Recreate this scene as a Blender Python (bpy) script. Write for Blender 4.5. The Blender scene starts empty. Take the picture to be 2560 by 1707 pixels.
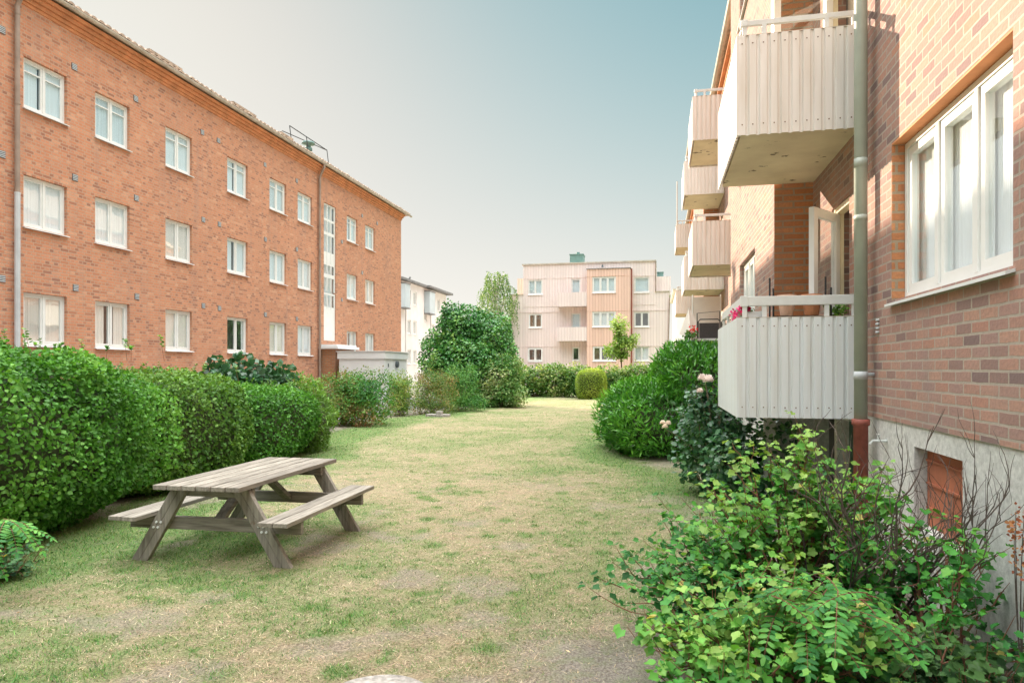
import bpy, math, random
import numpy as np
from mathutils import Vector, Matrix, Quaternion
R = math.radians
rnd = random.Random(7)
NR = np.random.RandomState(11)
scene = bpy.context.scene
COL = scene.collection

# ------------------------------------------------------------------ camera
YAW = 12.02
cam_d = bpy.data.cameras.new('camera')
cam = bpy.data.objects.new('camera', cam_d)
COL.objects.link(cam)
cam.location = (0, 0, 1.65)
cam.rotation_euler = (R(90), 0, R(YAW))
cam_d.sensor_width = 36.0
cam_d.lens = 24.0
cam_d.shift_y = 0.026
cam_d.clip_start = 0.05
cam_d.clip_end = 3000
scene.camera = cam

# ------------------------------------------------------------------ light
SUN_EL, SUN_AZ = 20.4, 49.4          # azimuth: degrees left of +Y
sd = Vector((-math.sin(R(SUN_AZ)) * math.cos(R(SUN_EL)), math.cos(R(SUN_AZ)) * math.cos(R(SUN_EL)), math.sin(R(SUN_EL))))
sun_d = bpy.data.lights.new('sun', 'SUN')
sun_d.energy = 2.1
sun_d.angle = R(0.5)
sun_d.color = (1.0, 0.80, 0.62)
sun = bpy.data.objects.new('sun', sun_d)
COL.objects.link(sun)
sun.rotation_euler = (-sd).to_track_quat('-Z', 'Y').to_euler()
sun.location = (-30, 50, 30)
world = bpy.data.worlds.new('World')
scene.world = world
world.use_nodes = True
wn = world.node_tree.nodes
wl = world.node_tree.links
bg = wn['Background']
sky = wn.new('ShaderNodeTexSky')
sky.sky_type = 'NISHITA'
sky.sun_disc = False
sky.sun_elevation = R(SUN_EL)
sky.sun_rotation = R(-SUN_AZ)
sky.air_density = 1.0
sky.dust_density = 0.8
sky.ozone_density = 1.5
FILL_VEIL = 1.3  # brightness of the unseen overhead layer added to lift shaded ground and walls
def wmath(op, *ins, clamp=False):
    n = wn.new('ShaderNodeMath'); n.operation = op; n.use_clamp = clamp
    for i, v in enumerate(ins):
        if isinstance(v, (int, float)): n.inputs[i].default_value = v
        else: wl.new(v, n.inputs[i])
    return n.outputs[0]
def wmix(fac, a, b):
    n = wn.new('ShaderNodeMix'); n.data_type = 'RGBA'
    for s_, v in ((n.inputs[0], fac), (n.inputs[6], a), (n.inputs[7], b)):
        if isinstance(v, tuple): s_.default_value = (*v, 1)
        elif isinstance(v, (int, float)): s_.default_value = v
        else: wl.new(v, s_)
    return n.outputs[2]
# clear sky, its glare round the sun softened (hazy air), plus an added bright layer overhead, out of view, to fill the shade
sp = wn.new('ShaderNodeSeparateColor'); wl.new(sky.outputs[0], sp.inputs[0])
cb = wn.new('ShaderNodeCombineColor')
for i, (k_, p_) in enumerate(((0.455, 1.9), (0.43, 1.4), (0.405, 1.35))):
    c = wmath('POWER', wmath('MULTIPLY', sp.outputs[i], 0.15), p_)
    c = wmath('DIVIDE', wmath('MULTIPLY', c, k_ / 0.15), wmath('ADD', c, 0.5))
    g_, q_ = ((1.9, 4.6), (1.5, 2.9), (1.15, 1.75))[i]
    x_ = wmath('MULTIPLY', c, 0.15)
    c = wmath('DIVIDE', wmath('MULTIPLY', c, g_ * 0.60), wmath('ADD', wmath('MULTIPLY', x_, q_), 1.0))
    wl.new(c, cb.inputs[i])
geo = wn.new('ShaderNodeTexCoord')
sx = wn.new('ShaderNodeSeparateXYZ'); wl.new(geo.outputs['Generated'], sx.inputs[0])
cn = wn.new('ShaderNodeTexNoise'); cn.inputs['Scale'].default_value = 2.2; cn.inputs['Detail'].default_value = 6
wl.new(geo.outputs['Generated'], cn.inputs['Vector'])
hz = wmath('MULTIPLY', wmath('POWER', 2.718, wmath('MULTIPLY', wmath('MAXIMUM', sx.outputs[2], 0.0), -6.0)), 0.85)
hazy = wmix(hz, cb.outputs[0], (0.203 / 0.15, 0.193 / 0.15, 0.184 / 0.15))
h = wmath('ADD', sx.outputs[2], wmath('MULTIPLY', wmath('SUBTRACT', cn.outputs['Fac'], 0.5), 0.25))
fill_mask = wmath('SMOOTH_MIN', wmath('MULTIPLY', wmath('SUBTRACT', h, 0.56, clamp=True), 3.2), 1.0, 0.2)
wl.new(wmix(wmath('MULTIPLY', fill_mask, 1.0, clamp=True), hazy, (FILL_VEIL / 0.15, FILL_VEIL / 0.15, FILL_VEIL * 0.98 / 0.15)), bg.inputs[0])
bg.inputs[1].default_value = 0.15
scene.view_settings.view_transform = 'Standard'
scene.view_settings.look = 'None'
scene.view_settings.exposure = 2.4
scene.view_settings.gamma = 1.0
scene.cycles.use_denoising = True
scene.cycles.max_bounces = 8
scene.cycles.transparent_max_bounces = 12

# ------------------------------------------------------------------ materials
def nmat(name):
    m = bpy.data.materials.new(name)
    m.use_nodes = True
    nt = m.node_tree
    b = nt.nodes['Principled BSDF']
    return m, nt, b

def N(nt, t, **kw):
    n = nt.nodes.new(t)
    for k, v in kw.items():
        setattr(n, k, v)
    return n

def ramp(nt, stops, fac=None):
    r = N(nt, 'ShaderNodeValToRGB')
    el = r.color_ramp.elements
    while len(el) < len(stops):
        el.new(0.5)
    for e, (p, c) in zip(el, stops):
        e.position = p
        e.color = (*c, 1) if len(c) == 3 else c
    if fac is not None:
        nt.links.new(fac, r.inputs[0])
    return r

def mixc(nt, fac, a, b, mode='MIX'):
    m = N(nt, 'ShaderNodeMix', data_type='RGBA', blend_type=mode)
    for sock, v in ((m.inputs[0], fac), (m.inputs[6], a), (m.inputs[7], b)):
        if isinstance(v, (int, float)):
            sock.default_value = v
        elif isinstance(v, tuple):
            sock.default_value = (*v, 1) if len(v) == 3 else v
        else:
            nt.links.new(v, sock)
    return m.outputs[2]

def noise(nt, vec, scale, detail=4, rough=0.55):
    n = N(nt, 'ShaderNodeTexNoise')
    n.inputs['Scale'].default_value = scale
    n.inputs['Detail'].default_value = detail
    n.inputs['Roughness'].default_value = rough
    if vec is not None:
        nt.links.new(vec, n.inputs['Vector'])
    return n.outputs['Fac']

def coords(nt, kind='Object'):
    return N(nt, 'ShaderNodeTexCoord').outputs[kind]

def bump(nt, h, strength=0.4, dist=0.01, normal=None):
    b = N(nt, 'ShaderNodeBump')
    b.inputs['Strength'].default_value = strength
    b.inputs['Distance'].default_value = dist
    nt.links.new(h, b.inputs['Height'])
    if normal is not None:
        nt.links.new(normal, b.inputs['Normal'])
    return b.outputs[0]

def simple(name, col, rough=0.6, var=0.12, scale=6.0, bmp=0.15, metal=0.0, spec=0.5, bscale=60):
    m, nt, b = nmat(name)
    v = coords(nt)
    f = noise(nt, v, scale)
    lo = tuple(c * (1 - var) for c in col)
    hi = tuple(min(1, c * (1 + var)) for c in col)
    r = ramp(nt, [(0.3, lo), (0.7, hi)], f)
    nt.links.new(r.outputs[0], b.inputs['Base Color'])
    b.inputs['Roughness'].default_value = rough
    b.inputs['Metallic'].default_value = metal
    b.inputs['Specular IOR Level'].default_value = spec
    if bmp:
        nt.links.new(bump(nt, noise(nt, v, bscale), bmp, 0.004), b.inputs['Normal'])
    return m

def brick_mat(name, tones, mortar, bw=0.25, rh=0.075, ms=0.011, stain=0.25, squash=1.0, grime=(0.10, 0.07, 0.05)):
    m, nt, b = nmat(name)
    L = nt.links
    g = N(nt, 'ShaderNodeNewGeometry')
    sx = N(nt, 'ShaderNodeSeparateXYZ')
    L.new(coords(nt), sx.inputs[0])
    ad = N(nt, 'ShaderNodeMath', operation='ADD')
    L.new(sx.outputs[0], ad.inputs[0]); L.new(sx.outputs[1], ad.inputs[1])
    cb = N(nt, 'ShaderNodeCombineXYZ')
    L.new(ad.outputs[0], cb.inputs[0]); L.new(sx.outputs[2], cb.inputs[1])
    # a little wobble so that the joints are hand laid
    nz = N(nt, 'ShaderNodeTexNoise'); nz.inputs['Scale'].default_value = 9.0
    L.new(cb.outputs[0], nz.inputs['Vector'])
    vm = N(nt, 'ShaderNodeVectorMath', operation='MULTIPLY_ADD')
    L.new(nz.outputs['Color'], vm.inputs[0]); vm.inputs[1].default_value = (0.018, 0.011, 0); L.new(cb.outputs[0], vm.inputs[2])
    bt = N(nt, 'ShaderNodeTexBrick', offset=0.5, squash=squash, squash_frequency=2)
    L.new(vm.outputs[0], bt.inputs['Vector'])
    bt.inputs['Color1'].default_value = (0, 0, 0, 1)
    bt.inputs['Color2'].default_value = (1, 1, 1, 1)
    bt.inputs['Mortar'].default_value = (0.5, 0.5, 0.5, 1)
    bt.inputs['Scale'].default_value = 1.0
    bt.inputs['Mortar Size'].default_value = ms
    bt.inputs['Mortar Smooth'].default_value = 0.15
    bt.inputs['Bias'].default_value = 0.0
    bt.inputs['Brick Width'].default_value = bw
    bt.inputs['Row Height'].default_value = rh
    n = len(tones)
    r = ramp(nt, [(i / (n - 1), t) for i, t in enumerate(tones)], bt.outputs['Color'])
    fine = noise(nt, cb.outputs[0], 38.0, 5)
    c1 = mixc(nt, ramp(nt, [(0.35, (0, 0, 0)), (0.75, (0.45, 0.45, 0.45))], fine).outputs[0], r.outputs[0], grime)
    mot = mixc(nt, noise(nt, cb.outputs[0], 20, 3), mortar, tuple(c * 0.72 for c in mortar))
    c2 = mixc(nt, bt.outputs['Fac'], c1, mot)
    big = ramp(nt, [(0.42, (0, 0, 0)), (0.68, (stain, stain, stain))], noise(nt, cb.outputs[0], 0.7, 5, 0.65)).outputs[0]
    c3 = mixc(nt, big, c2, grime)
    mp = N(nt, 'ShaderNodeMapping'); mp.inputs['Scale'].default_value = (1.6, 0.12, 1); L.new(cb.outputs[0], mp.inputs[0])
    stk = ramp(nt, [(0.52, (0, 0, 0)), (0.75, (0.35, 0.35, 0.35))], noise(nt, mp.outputs[0], 1.6, 5, 0.6)).outputs[0]
    c3 = mixc(nt, stk, c3, tuple(0.6 * x + 0.12 for x in grime))
    L.new(c3, b.inputs['Base Color'])
    b.inputs['Roughness'].default_value = 0.88
    b.inputs['Specular IOR Level'].default_value = 0.25
    inv = N(nt, 'ShaderNodeMath', operation='SUBTRACT'); inv.inputs[0].default_value = 1.0
    L.new(bt.outputs['Fac'], inv.inputs[1])
    hm = N(nt, 'ShaderNodeMath', operation='MULTIPLY_ADD')
    L.new(fine, hm.inputs[0]); hm.inputs[1].default_value = 0.5; L.new(inv.outputs[0], hm.inputs[2])
    L.new(bump(nt, hm.outputs[0], 0.7, 0.012), b.inputs['Normal'])
    return m

M = {}
M['brick_orange'] = brick_mat('orange_brick', [(0.36, 0.155, 0.10), (0.60, 0.25, 0.135), (0.70, 0.31, 0.175), (0.64, 0.26, 0.135), (0.74, 0.39, 0.24)], (0.62, 0.43, 0.31), bw=0.25, rh=0.078, ms=0.009, stain=0.2, squash=0.5, grime=(0.36, 0.20, 0.14))
M['brick_red'] = brick_mat('red_brick', [(0.22, 0.15, 0.145), (0.36, 0.215, 0.18), (0.45, 0.25, 0.195), (0.49, 0.285, 0.215), (0.37, 0.23, 0.205), (0.49, 0.24, 0.165)], (0.47, 0.405, 0.34), bw=0.225, rh=0.0745, ms=0.0085, stain=0.22, squash=1.0, grime=(0.20, 0.15, 0.14))
M['brick_warm'] = brick_mat('warm_brick', [(0.46, 0.18, 0.08), (0.56, 0.23, 0.10), (0.62, 0.28, 0.13), (0.50, 0.20, 0.09)], (0.42, 0.33, 0.23), bw=0.25, rh=0.079, ms=0.012, stain=0.15, grime=(0.25, 0.13, 0.08))
M['cornice'] = simple('cornice_brick', (0.60, 0.26, 0.12), 0.85, 0.2, 3)
M['concrete'] = simple('rough_plinth_concrete', (0.58, 0.58, 0.555), 0.95, 0.22, 30, 0.9, bscale=140)
def slab_mat():
    m, nt, b = nmat('painted_slab_concrete')
    v = coords(nt)
    c = ramp(nt, [(0.3, (0.58, 0.50, 0.37)), (0.7, (0.74, 0.66, 0.50))], noise(nt, v, 2.0, 5)).outputs[0]
    pe = ramp(nt, [(0.635, (0, 0, 0)), (0.65, (1, 1, 1))], noise(nt, v, 3.4, 9, 0.62)).outputs[0]
    c = mixc(nt, pe, c, (0.17, 0.135, 0.10))
    nt.links.new(c, b.inputs['Base Color']); b.inputs['Roughness'].default_value = 0.9
    nt.links.new(bump(nt, noise(nt, v, 40), 0.3, 0.005), b.inputs['Normal'])
    return m
M['slab'] = slab_mat()
M['white'] = simple('white_window_paint', (0.80, 0.81, 0.79), 0.4, 0.04, 4, 0.05)
M['cream'] = simple('cream_paint', (0.78, 0.70, 0.50), 0.45, 0.06, 4, 0.05)
M['sill'] = simple('white_metal_sill', (0.74, 0.76, 0.76), 0.4, 0.05, 4, 0.05)
M['green_metal'] = simple('green_grey_pipe_paint', (0.41, 0.46, 0.40), 0.45, 0.12, 3, 0.1)
M['brown_metal'] = simple('grey_brown_pipe_paint', (0.33, 0.25, 0.20), 0.5, 0.2, 3, 0.1)
M['pale_metal'] = simple('pale_grey_pipe_paint', (0.55, 0.58, 0.60), 0.5, 0.1, 3, 0.1)
M['rust_red'] = simple('red_oxide_paint', (0.30, 0.085, 0.06), 0.65, 0.25, 14, 0.3)
M['hatch'] = simple('brown_red_board', (0.42, 0.14, 0.075), 0.7, 0.2, 6, 0.2)
M['gutter'] = simple('weathered_gutter', (0.52, 0.47, 0.40), 0.55, 0.2, 3, 0.1)
M['tile'] = simple('clay_roof_tile', (0.44, 0.33, 0.25), 0.85, 0.35, 5, 0.5)
M['roof_felt'] = simple('dark_roof_felt', (0.20, 0.20, 0.20), 0.9, 0.2, 3, 0.2)
M['interior'] = simple('dim_room', (0.20, 0.19, 0.18), 0.9, 0.3, 1.5, 0)
M['vent'] = simple('dark_vent', (0.09, 0.11, 0.12), 0.6, 0.2, 20, 0.1)
M['alu'] = simple('weathered_aluminium', (0.66, 0.68, 0.67), 0.38, 0.07, 8, 0.08)
M['black_metal'] = simple('black_metal', (0.02, 0.022, 0.024), 0.5, 0.2, 8, 0.05)
M['terracotta'] = simple('terracotta', (0.58, 0.25, 0.12), 0.8, 0.18, 9, 0.2)
M['terracotta_pale'] = simple('limed_terracotta', (0.66, 0.42, 0.30), 0.85, 0.2, 9, 0.2)
M['blue_pot'] = simple('blue_grey_plastic', (0.22, 0.29, 0.36), 0.5, 0.08, 5, 0.03)
M['cloth'] = simple('off_white_cloth', (0.78, 0.72, 0.66), 0.9, 0.06, 3, 0.1)
M['mesh_dark'] = simple('dark_mesh_fabric', (0.055, 0.05, 0.05), 0.8, 0.25, 60, 0.2)
M['shed'] = simple('pale_grey_sheet', (0.70, 0.72, 0.72), 0.6, 0.07, 1.5, 0.05)
M['stucco_white'] = simple('white_render', (0.76, 0.75, 0.74), 0.9, 0.07, 1.2, 0.2)
M['stucco_blue'] = simple('pale_blue_grey_panel', (0.50, 0.58, 0.62), 0.7, 0.06, 1.2, 0.1)
M['patina'] = simple('green_patina_sheet', (0.13, 0.24, 0.22), 0.6, 0.2, 2.5, 0.1)
M['bark'] = simple('bark', (0.15, 0.10, 0.065), 0.95, 0.35, 24, 0.6)
M['twig'] = simple('grey_twig', (0.21, 0.155, 0.12), 0.9, 0.3, 30, 0.4)
M['twig_dark'] = simple('dark_bare_twig', (0.10, 0.075, 0.062), 0.9, 0.35, 30, 0.4)
M['twig_red'] = simple('red_brown_stem', (0.20, 0.085, 0.05), 0.8, 0.3, 30, 0.3)
M['birch_bark'] = simple('birch_bark', (0.62, 0.58, 0.52), 0.85, 0.35, 12, 0.3)
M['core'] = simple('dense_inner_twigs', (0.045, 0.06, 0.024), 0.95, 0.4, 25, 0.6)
M['asphalt'] = simple('pale_worn_asphalt', (0.20, 0.20, 0.20), 0.9, 0.15, 12, 0.4)
M['stone'] = simple('pale_flat_stone', (0.30, 0.28, 0.255), 0.95, 0.45, 26, 1.0)
M['car_paint'] = simple('orange_red_car_paint', (0.55, 0.10, 0.04), 0.25, 0.03, 2, 0)
M['tyre'] = simple('tyre_rubber', (0.02, 0.02, 0.02), 0.85, 0.2, 20, 0.1)
M['screw'] = simple('rusty_screw', (0.17, 0.10, 0.06), 0.7, 0.3, 40, 0.1)

def clad_mat(name, col, gap=None, period=None, groove=None):
    m, nt, b = nmat(name)
    L = nt.links
    v = coords(nt)
    mp = N(nt, 'ShaderNodeMapping'); mp.inputs['Scale'].default_value = (14, 14, 1.1); L.new(v, mp.inputs[0])
    st = noise(nt, mp.outputs[0], 1.0, 4)
    c = mixc(nt, ramp(nt, [(0.42, (0, 0, 0)), (0.75, (0.55, 0.55, 0.55))], st).outputs[0], col, tuple(x * y for x, y in zip(col, (0.78, 0.72, 0.64))))
    sp = ramp(nt, [(0.735, (0, 0, 0)), (0.76, (0.9, 0.9, 0.9))], noise(nt, v, 15.0, 6, 0.65)).outputs[0]
    c = mixc(nt, sp, c, (0.16, 0.085, 0.05))
    L.new(c, b.inputs['Base Color'])
    b.inputs['Roughness'].default_value = 0.42
    L.new(bump(nt, noise(nt, v, 3.0, 2), 0.12, 0.02), b.inputs['Normal'])
    return m
M['clad'] = clad_mat('beige_corrugated_steel', (0.78, 0.75, 0.715))
M['clad_grey'] = clad_mat('pale_grey_corrugated_steel', (0.75, 0.785, 0.80))

def board_mat(name, col, dark, period):
    m, nt, b = nmat(name)
    L = nt.links
    sx = N(nt, 'ShaderNodeSeparateXYZ'); L.new(coords(nt), sx.inputs[0])
    ad = N(nt, 'ShaderNodeMath', operation='ADD'); L.new(sx.outputs[0], ad.inputs[0]); L.new(sx.outputs[1], ad.inputs[1])
    dv = N(nt, 'ShaderNodeMath', operation='DIVIDE'); L.new(ad.outputs[0], dv.inputs[0]); dv.inputs[1].default_value = period
    fr = N(nt, 'ShaderNodeMath', operation='FRACT'); L.new(dv.outputs[0], fr.inputs[0])
    pp = N(nt, 'ShaderNodeMath', operation='PINGPONG'); L.new(fr.outputs[0], pp.inputs[0]); pp.inputs[1].default_value = 0.5
    fl = N(nt, 'ShaderNodeMath', operation='FLOOR'); L.new(dv.outputs[0], fl.inputs[0])
    wnz = N(nt, 'ShaderNodeTexWhiteNoise', noise_dimensions='1D'); L.new(fl.outputs[0], wnz.inputs['W'])
    tone = ramp(nt, [(0, tuple(c * 0.93 for c in col)), (1, tuple(min(1, c * 1.06) for c in col))], wnz.outputs['Value'])
    gr = ramp(nt, [(0.10, (1, 1, 1)), (0.17, (0, 0, 0))], pp.outputs[0]).outputs[0]
    c = mixc(nt, gr, tone.outputs[0], dark)
    st = noise(nt, coords(nt), 0.45, 4)
    c = mixc(nt, ramp(nt, [(0.4, (0, 0, 0)), (0.75, (0.25, 0.25, 0.25))], st).outputs[0], c, tuple(x * 0.8 for x in col))
    L.new(c, b.inputs['Base Color'])
    b.inputs['Roughness'].default_value = 0.7
    inv = N(nt, 'ShaderNodeMath', operation='SUBTRACT'); inv.inputs[0].default_value = 1.0; L.new(gr, inv.inputs[1])
    L.new(bump(nt, inv.outputs[0], 0.45, 0.03), b.inputs['Normal'])
    return m
M['board_pink'] = board_mat('pale_pink_boards', (0.82, 0.71, 0.685), (0.75, 0.635, 0.605), 0.225)
M['board_rose'] = board_mat('rose_boards', (0.80, 0.56, 0.46), (0.68, 0.45, 0.36), 0.225)

def wood_mat(name, sc, k=1.0):
    m, nt, b = nmat(name)
    L = nt.links
    v = coords(nt)
    oi = N(nt, 'ShaderNodeNewGeometry')
    mp = N(nt, 'ShaderNodeMapping'); L.new(v, mp.inputs[0])
    mp.inputs['Scale'].default_value = sc
    g = noise(nt, mp.outputs[0], 1.6, 6, 0.62)
    r = ramp(nt, [(p_, tuple(k * q_ for q_ in c_)) for p_, c_ in [(0.25, (0.12, 0.112, 0.098)), (0.45, (0.26, 0.246, 0.218)), (0.62, (0.36, 0.342, 0.308)), (0.8, (0.46, 0.44, 0.40))]], g)
    isl = ramp(nt, [(0, (0.76, 0.72, 0.68)), (1, (1.1, 1.06, 1.0))], oi.outputs['Random Per Island'])
    c = mixc(nt, 1.0, r.outputs[0], isl.outputs[0], 'MULTIPLY')
    kn = ramp(nt, [(0.70, (0, 0, 0)), (0.76, (0.8, 0.8, 0.8))], noise(nt, v, 9.0, 2)).outputs[0]
    c = mixc(nt, kn, c, (0.16, 0.11, 0.075))
    L.new(c, b.inputs['Base Color'])
    b.inputs['Roughness'].default_value = 0.85
    b.inputs['Specular IOR Level'].default_value = 0.3
    L.new(bump(nt, g, 0.6, 0.004), b.inputs['Normal'])
    return m
M['wood'] = wood_mat('weathered_grey_wood', (26, 2.0, 26), 0.88)
M['wood_beam'] = wood_mat('weathered_grey_beam', (2.0, 26, 26), 0.84)
M['wood_leg'] = wood_mat('weathered_grey_leg', (26, 26, 2.2), 0.84)

def glass_mat(name, tint=(0.97, 0.99, 1.0), boost=1.0, frost=0.0):
    m = bpy.data.materials.new(name)
    m.use_nodes = True
    nt = m.node_tree
    nt.nodes.clear()
    L = nt.links
    out = N(nt, 'ShaderNodeOutputMaterial')
    tr = N(nt, 'ShaderNodeBsdfTransparent'); tr.inputs[0].default_value = (*tint, 1)
    gl = N(nt, 'ShaderNodeBsdfGlossy'); gl.inputs['Roughness'].default_value = 0.02 + frost
    gl.inputs[0].default_value = (0.95, 0.97, 0.97, 1)
    nz = N(nt, 'ShaderNodeTexNoise'); nz.inputs['Scale'].default_value = 1.7; L.new(coords(nt), nz.inputs['Vector'])
    L.new(bump(nt, nz.outputs['Fac'], 0.03, 0.05), gl.inputs['Normal'])
    gm = N(nt, 'ShaderNodeNewGeometry')
    dt = N(nt, 'ShaderNodeVectorMath', operation='DOT_PRODUCT'); L.new(gm.outputs['Incoming'], dt.inputs[0]); L.new(gm.outputs['Normal'], dt.inputs[1])
    ab = N(nt, 'ShaderNodeMath', operation='ABSOLUTE'); L.new(dt.outputs['Value'], ab.inputs[0])
    om = N(nt, 'ShaderNodeMath', operation='SUBTRACT', use_clamp=True); om.inputs[0].default_value = 1.0; L.new(ab.outputs[0], om.inputs[1])
    pw = N(nt, 'ShaderNodeMath', operation='POWER'); L.new(om.outputs[0], pw.inputs[0]); pw.inputs[1].default_value = 4.0
    mul = N(nt, 'ShaderNodeMath', operation='MULTIPLY_ADD', use_clamp=True); L.new(pw.outputs[0], mul.inputs[0]); mul.inputs[1].default_value = 0.8; mul.inputs[2].default_value = 0.05 * boost
    mx = N(nt, 'ShaderNodeMixShader'); L.new(mul.outputs[0], mx.inputs[0]); L.new(tr.outputs[0], mx.inputs[1]); L.new(gl.outputs[0], mx.inputs[2])
    L.new(mx.outputs[0], out.inputs[0])
    return m
M['glass'] = glass_mat('window_glass')
M['glass_bright'] = glass_mat('reflective_window_glass', boost=2.2)

def curtain_mat(name, col):
    m, nt, b = nmat(name)
    L = nt.links
    b.inputs['Roughness'].default_value = 0.9
    v = coords(nt)
    sx = N(nt, 'ShaderNodeSeparateXYZ'); L.new(v, sx.inputs[0])
    ad = N(nt, 'ShaderNodeMath', operation='ADD'); L.new(sx.outputs[0], ad.inputs[0]); L.new(sx.outputs[1], ad.inputs[1])
    mu = N(nt, 'ShaderNodeMath', operation='MULTIPLY'); L.new(ad.outputs[0], mu.inputs[0]); mu.inputs[1].default_value = 16
    nz = N(nt, 'ShaderNodeTexNoise', noise_dimensions='1D'); L.new(mu.outputs[0], nz.inputs['W']); nz.inputs['Scale'].default_value = 1.0
    L.new(bump(nt, nz.outputs['Fac'], 0.6, 0.04), b.inputs['Normal'])
    c = ramp(nt, [(0.3, tuple(x * 0.9 for x in col)), (0.7, col)], nz.outputs['Fac'])
    L.new(c.outputs[0], b.inputs['Base Color'])
    return m
M['curtain'] = curtain_mat('white_curtain', (0.88, 0.90, 0.90))
M['curtain_blue'] = curtain_mat('pale_blue_curtain', (0.76, 0.86, 0.88))
M['curtain_cream'] = curtain_mat('cream_blind', (0.88, 0.81, 0.73))
M['curtain_brown'] = curtain_mat('brown_curtain', (0.26, 0.18, 0.12))

def leaf_mat(name, rough=0.5, trans=0.32, spec=0.28, shift=(1.25, 1.15, 0.55)):
    m, nt, b = nmat(name)
    L = nt.links
    at = N(nt, 'ShaderNodeAttribute', attribute_name='tint', attribute_type='GEOMETRY')
    L.new(at.outputs['Color'], b.inputs['Base Color'])
    b.inputs['Roughness'].default_value = rough
    b.inputs['Specular IOR Level'].default_value = spec
    tl = N(nt, 'ShaderNodeBsdfTranslucent')
    tc = mixc(nt, 1.0, at.outputs['Color'], shift, 'MULTIPLY')
    L.new(tc, tl.inputs[0])
    mx = N(nt, 'ShaderNodeMixShader'); mx.inputs[0].default_value = trans
    L.new(b.outputs[0], mx.inputs[1]); L.new(tl.outputs[0], mx.inputs[2])
    L.new(mx.outputs[0], nt.nodes['Material Output'].inputs[0])
    return m
M['leaf'] = leaf_mat('leaves')
M['leaf_gloss'] = leaf_mat('glossy_leaves', 0.30, 0.2, 0.55)
M['petal'] = leaf_mat('petals', 0.7, 0.3, 0.2, (1.05, 1.0, 0.95))
M['blade'] = leaf_mat('grass_blades', 0.6, 0.25, 0.3)

def lawn_mat():
    m, nt, b = nmat('dry_lawn')
    L = nt.links
    at = N(nt, 'ShaderNodeAttribute', attribute_name='tint', attribute_type='GEOMETRY')
    v = coords(nt)
    f1 = noise(nt, v, 70, 8, 0.78)
    f2 = noise(nt, v, 9, 5, 0.65)
    c = mixc(nt, 1.0, at.outputs['Color'], ramp(nt, [(0.34, (0.20, 0.19, 0.16)), (0.48, (0.62, 0.61, 0.58)), (0.68, (1.30, 1.28, 1.24))], f1).outputs[0], 'MULTIPLY')
    c = mixc(nt, ramp(nt, [(0.45, (0, 0, 0)), (0.7, (0.4, 0.4, 0.4))], f2).outputs[0], c, (0.17, 0.26, 0.08))
    L.new(c, b.inputs['Base Color'])
    b.inputs['Roughness'].default_value = 0.95
    b.inputs['Specular IOR Level'].default_value = 0.1
    L.new(bump(nt, f1, 0.8, 0.03), b.inputs['Normal'])
    return m
M['lawn'] = lawn_mat()

# ------------------------------------------------------------------ object helpers
def tag(o, label=None, cat=None, group=None, kind=None):
    if label: o['label'] = label
    if cat: o['category'] = cat
    if group: o['group'] = group
    if kind: o['kind'] = kind
    return o

def thing(name, label, cat, loc=(0, 0, 0), rz=0, group=None):
    o = bpy.data.objects.new(name, None)
    o.empty_display_size = 0.2
    COL.objects.link(o)
    o.location = loc
    o.rotation_euler = (0, 0, rz)
    return tag(o, label, cat, group)

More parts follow.
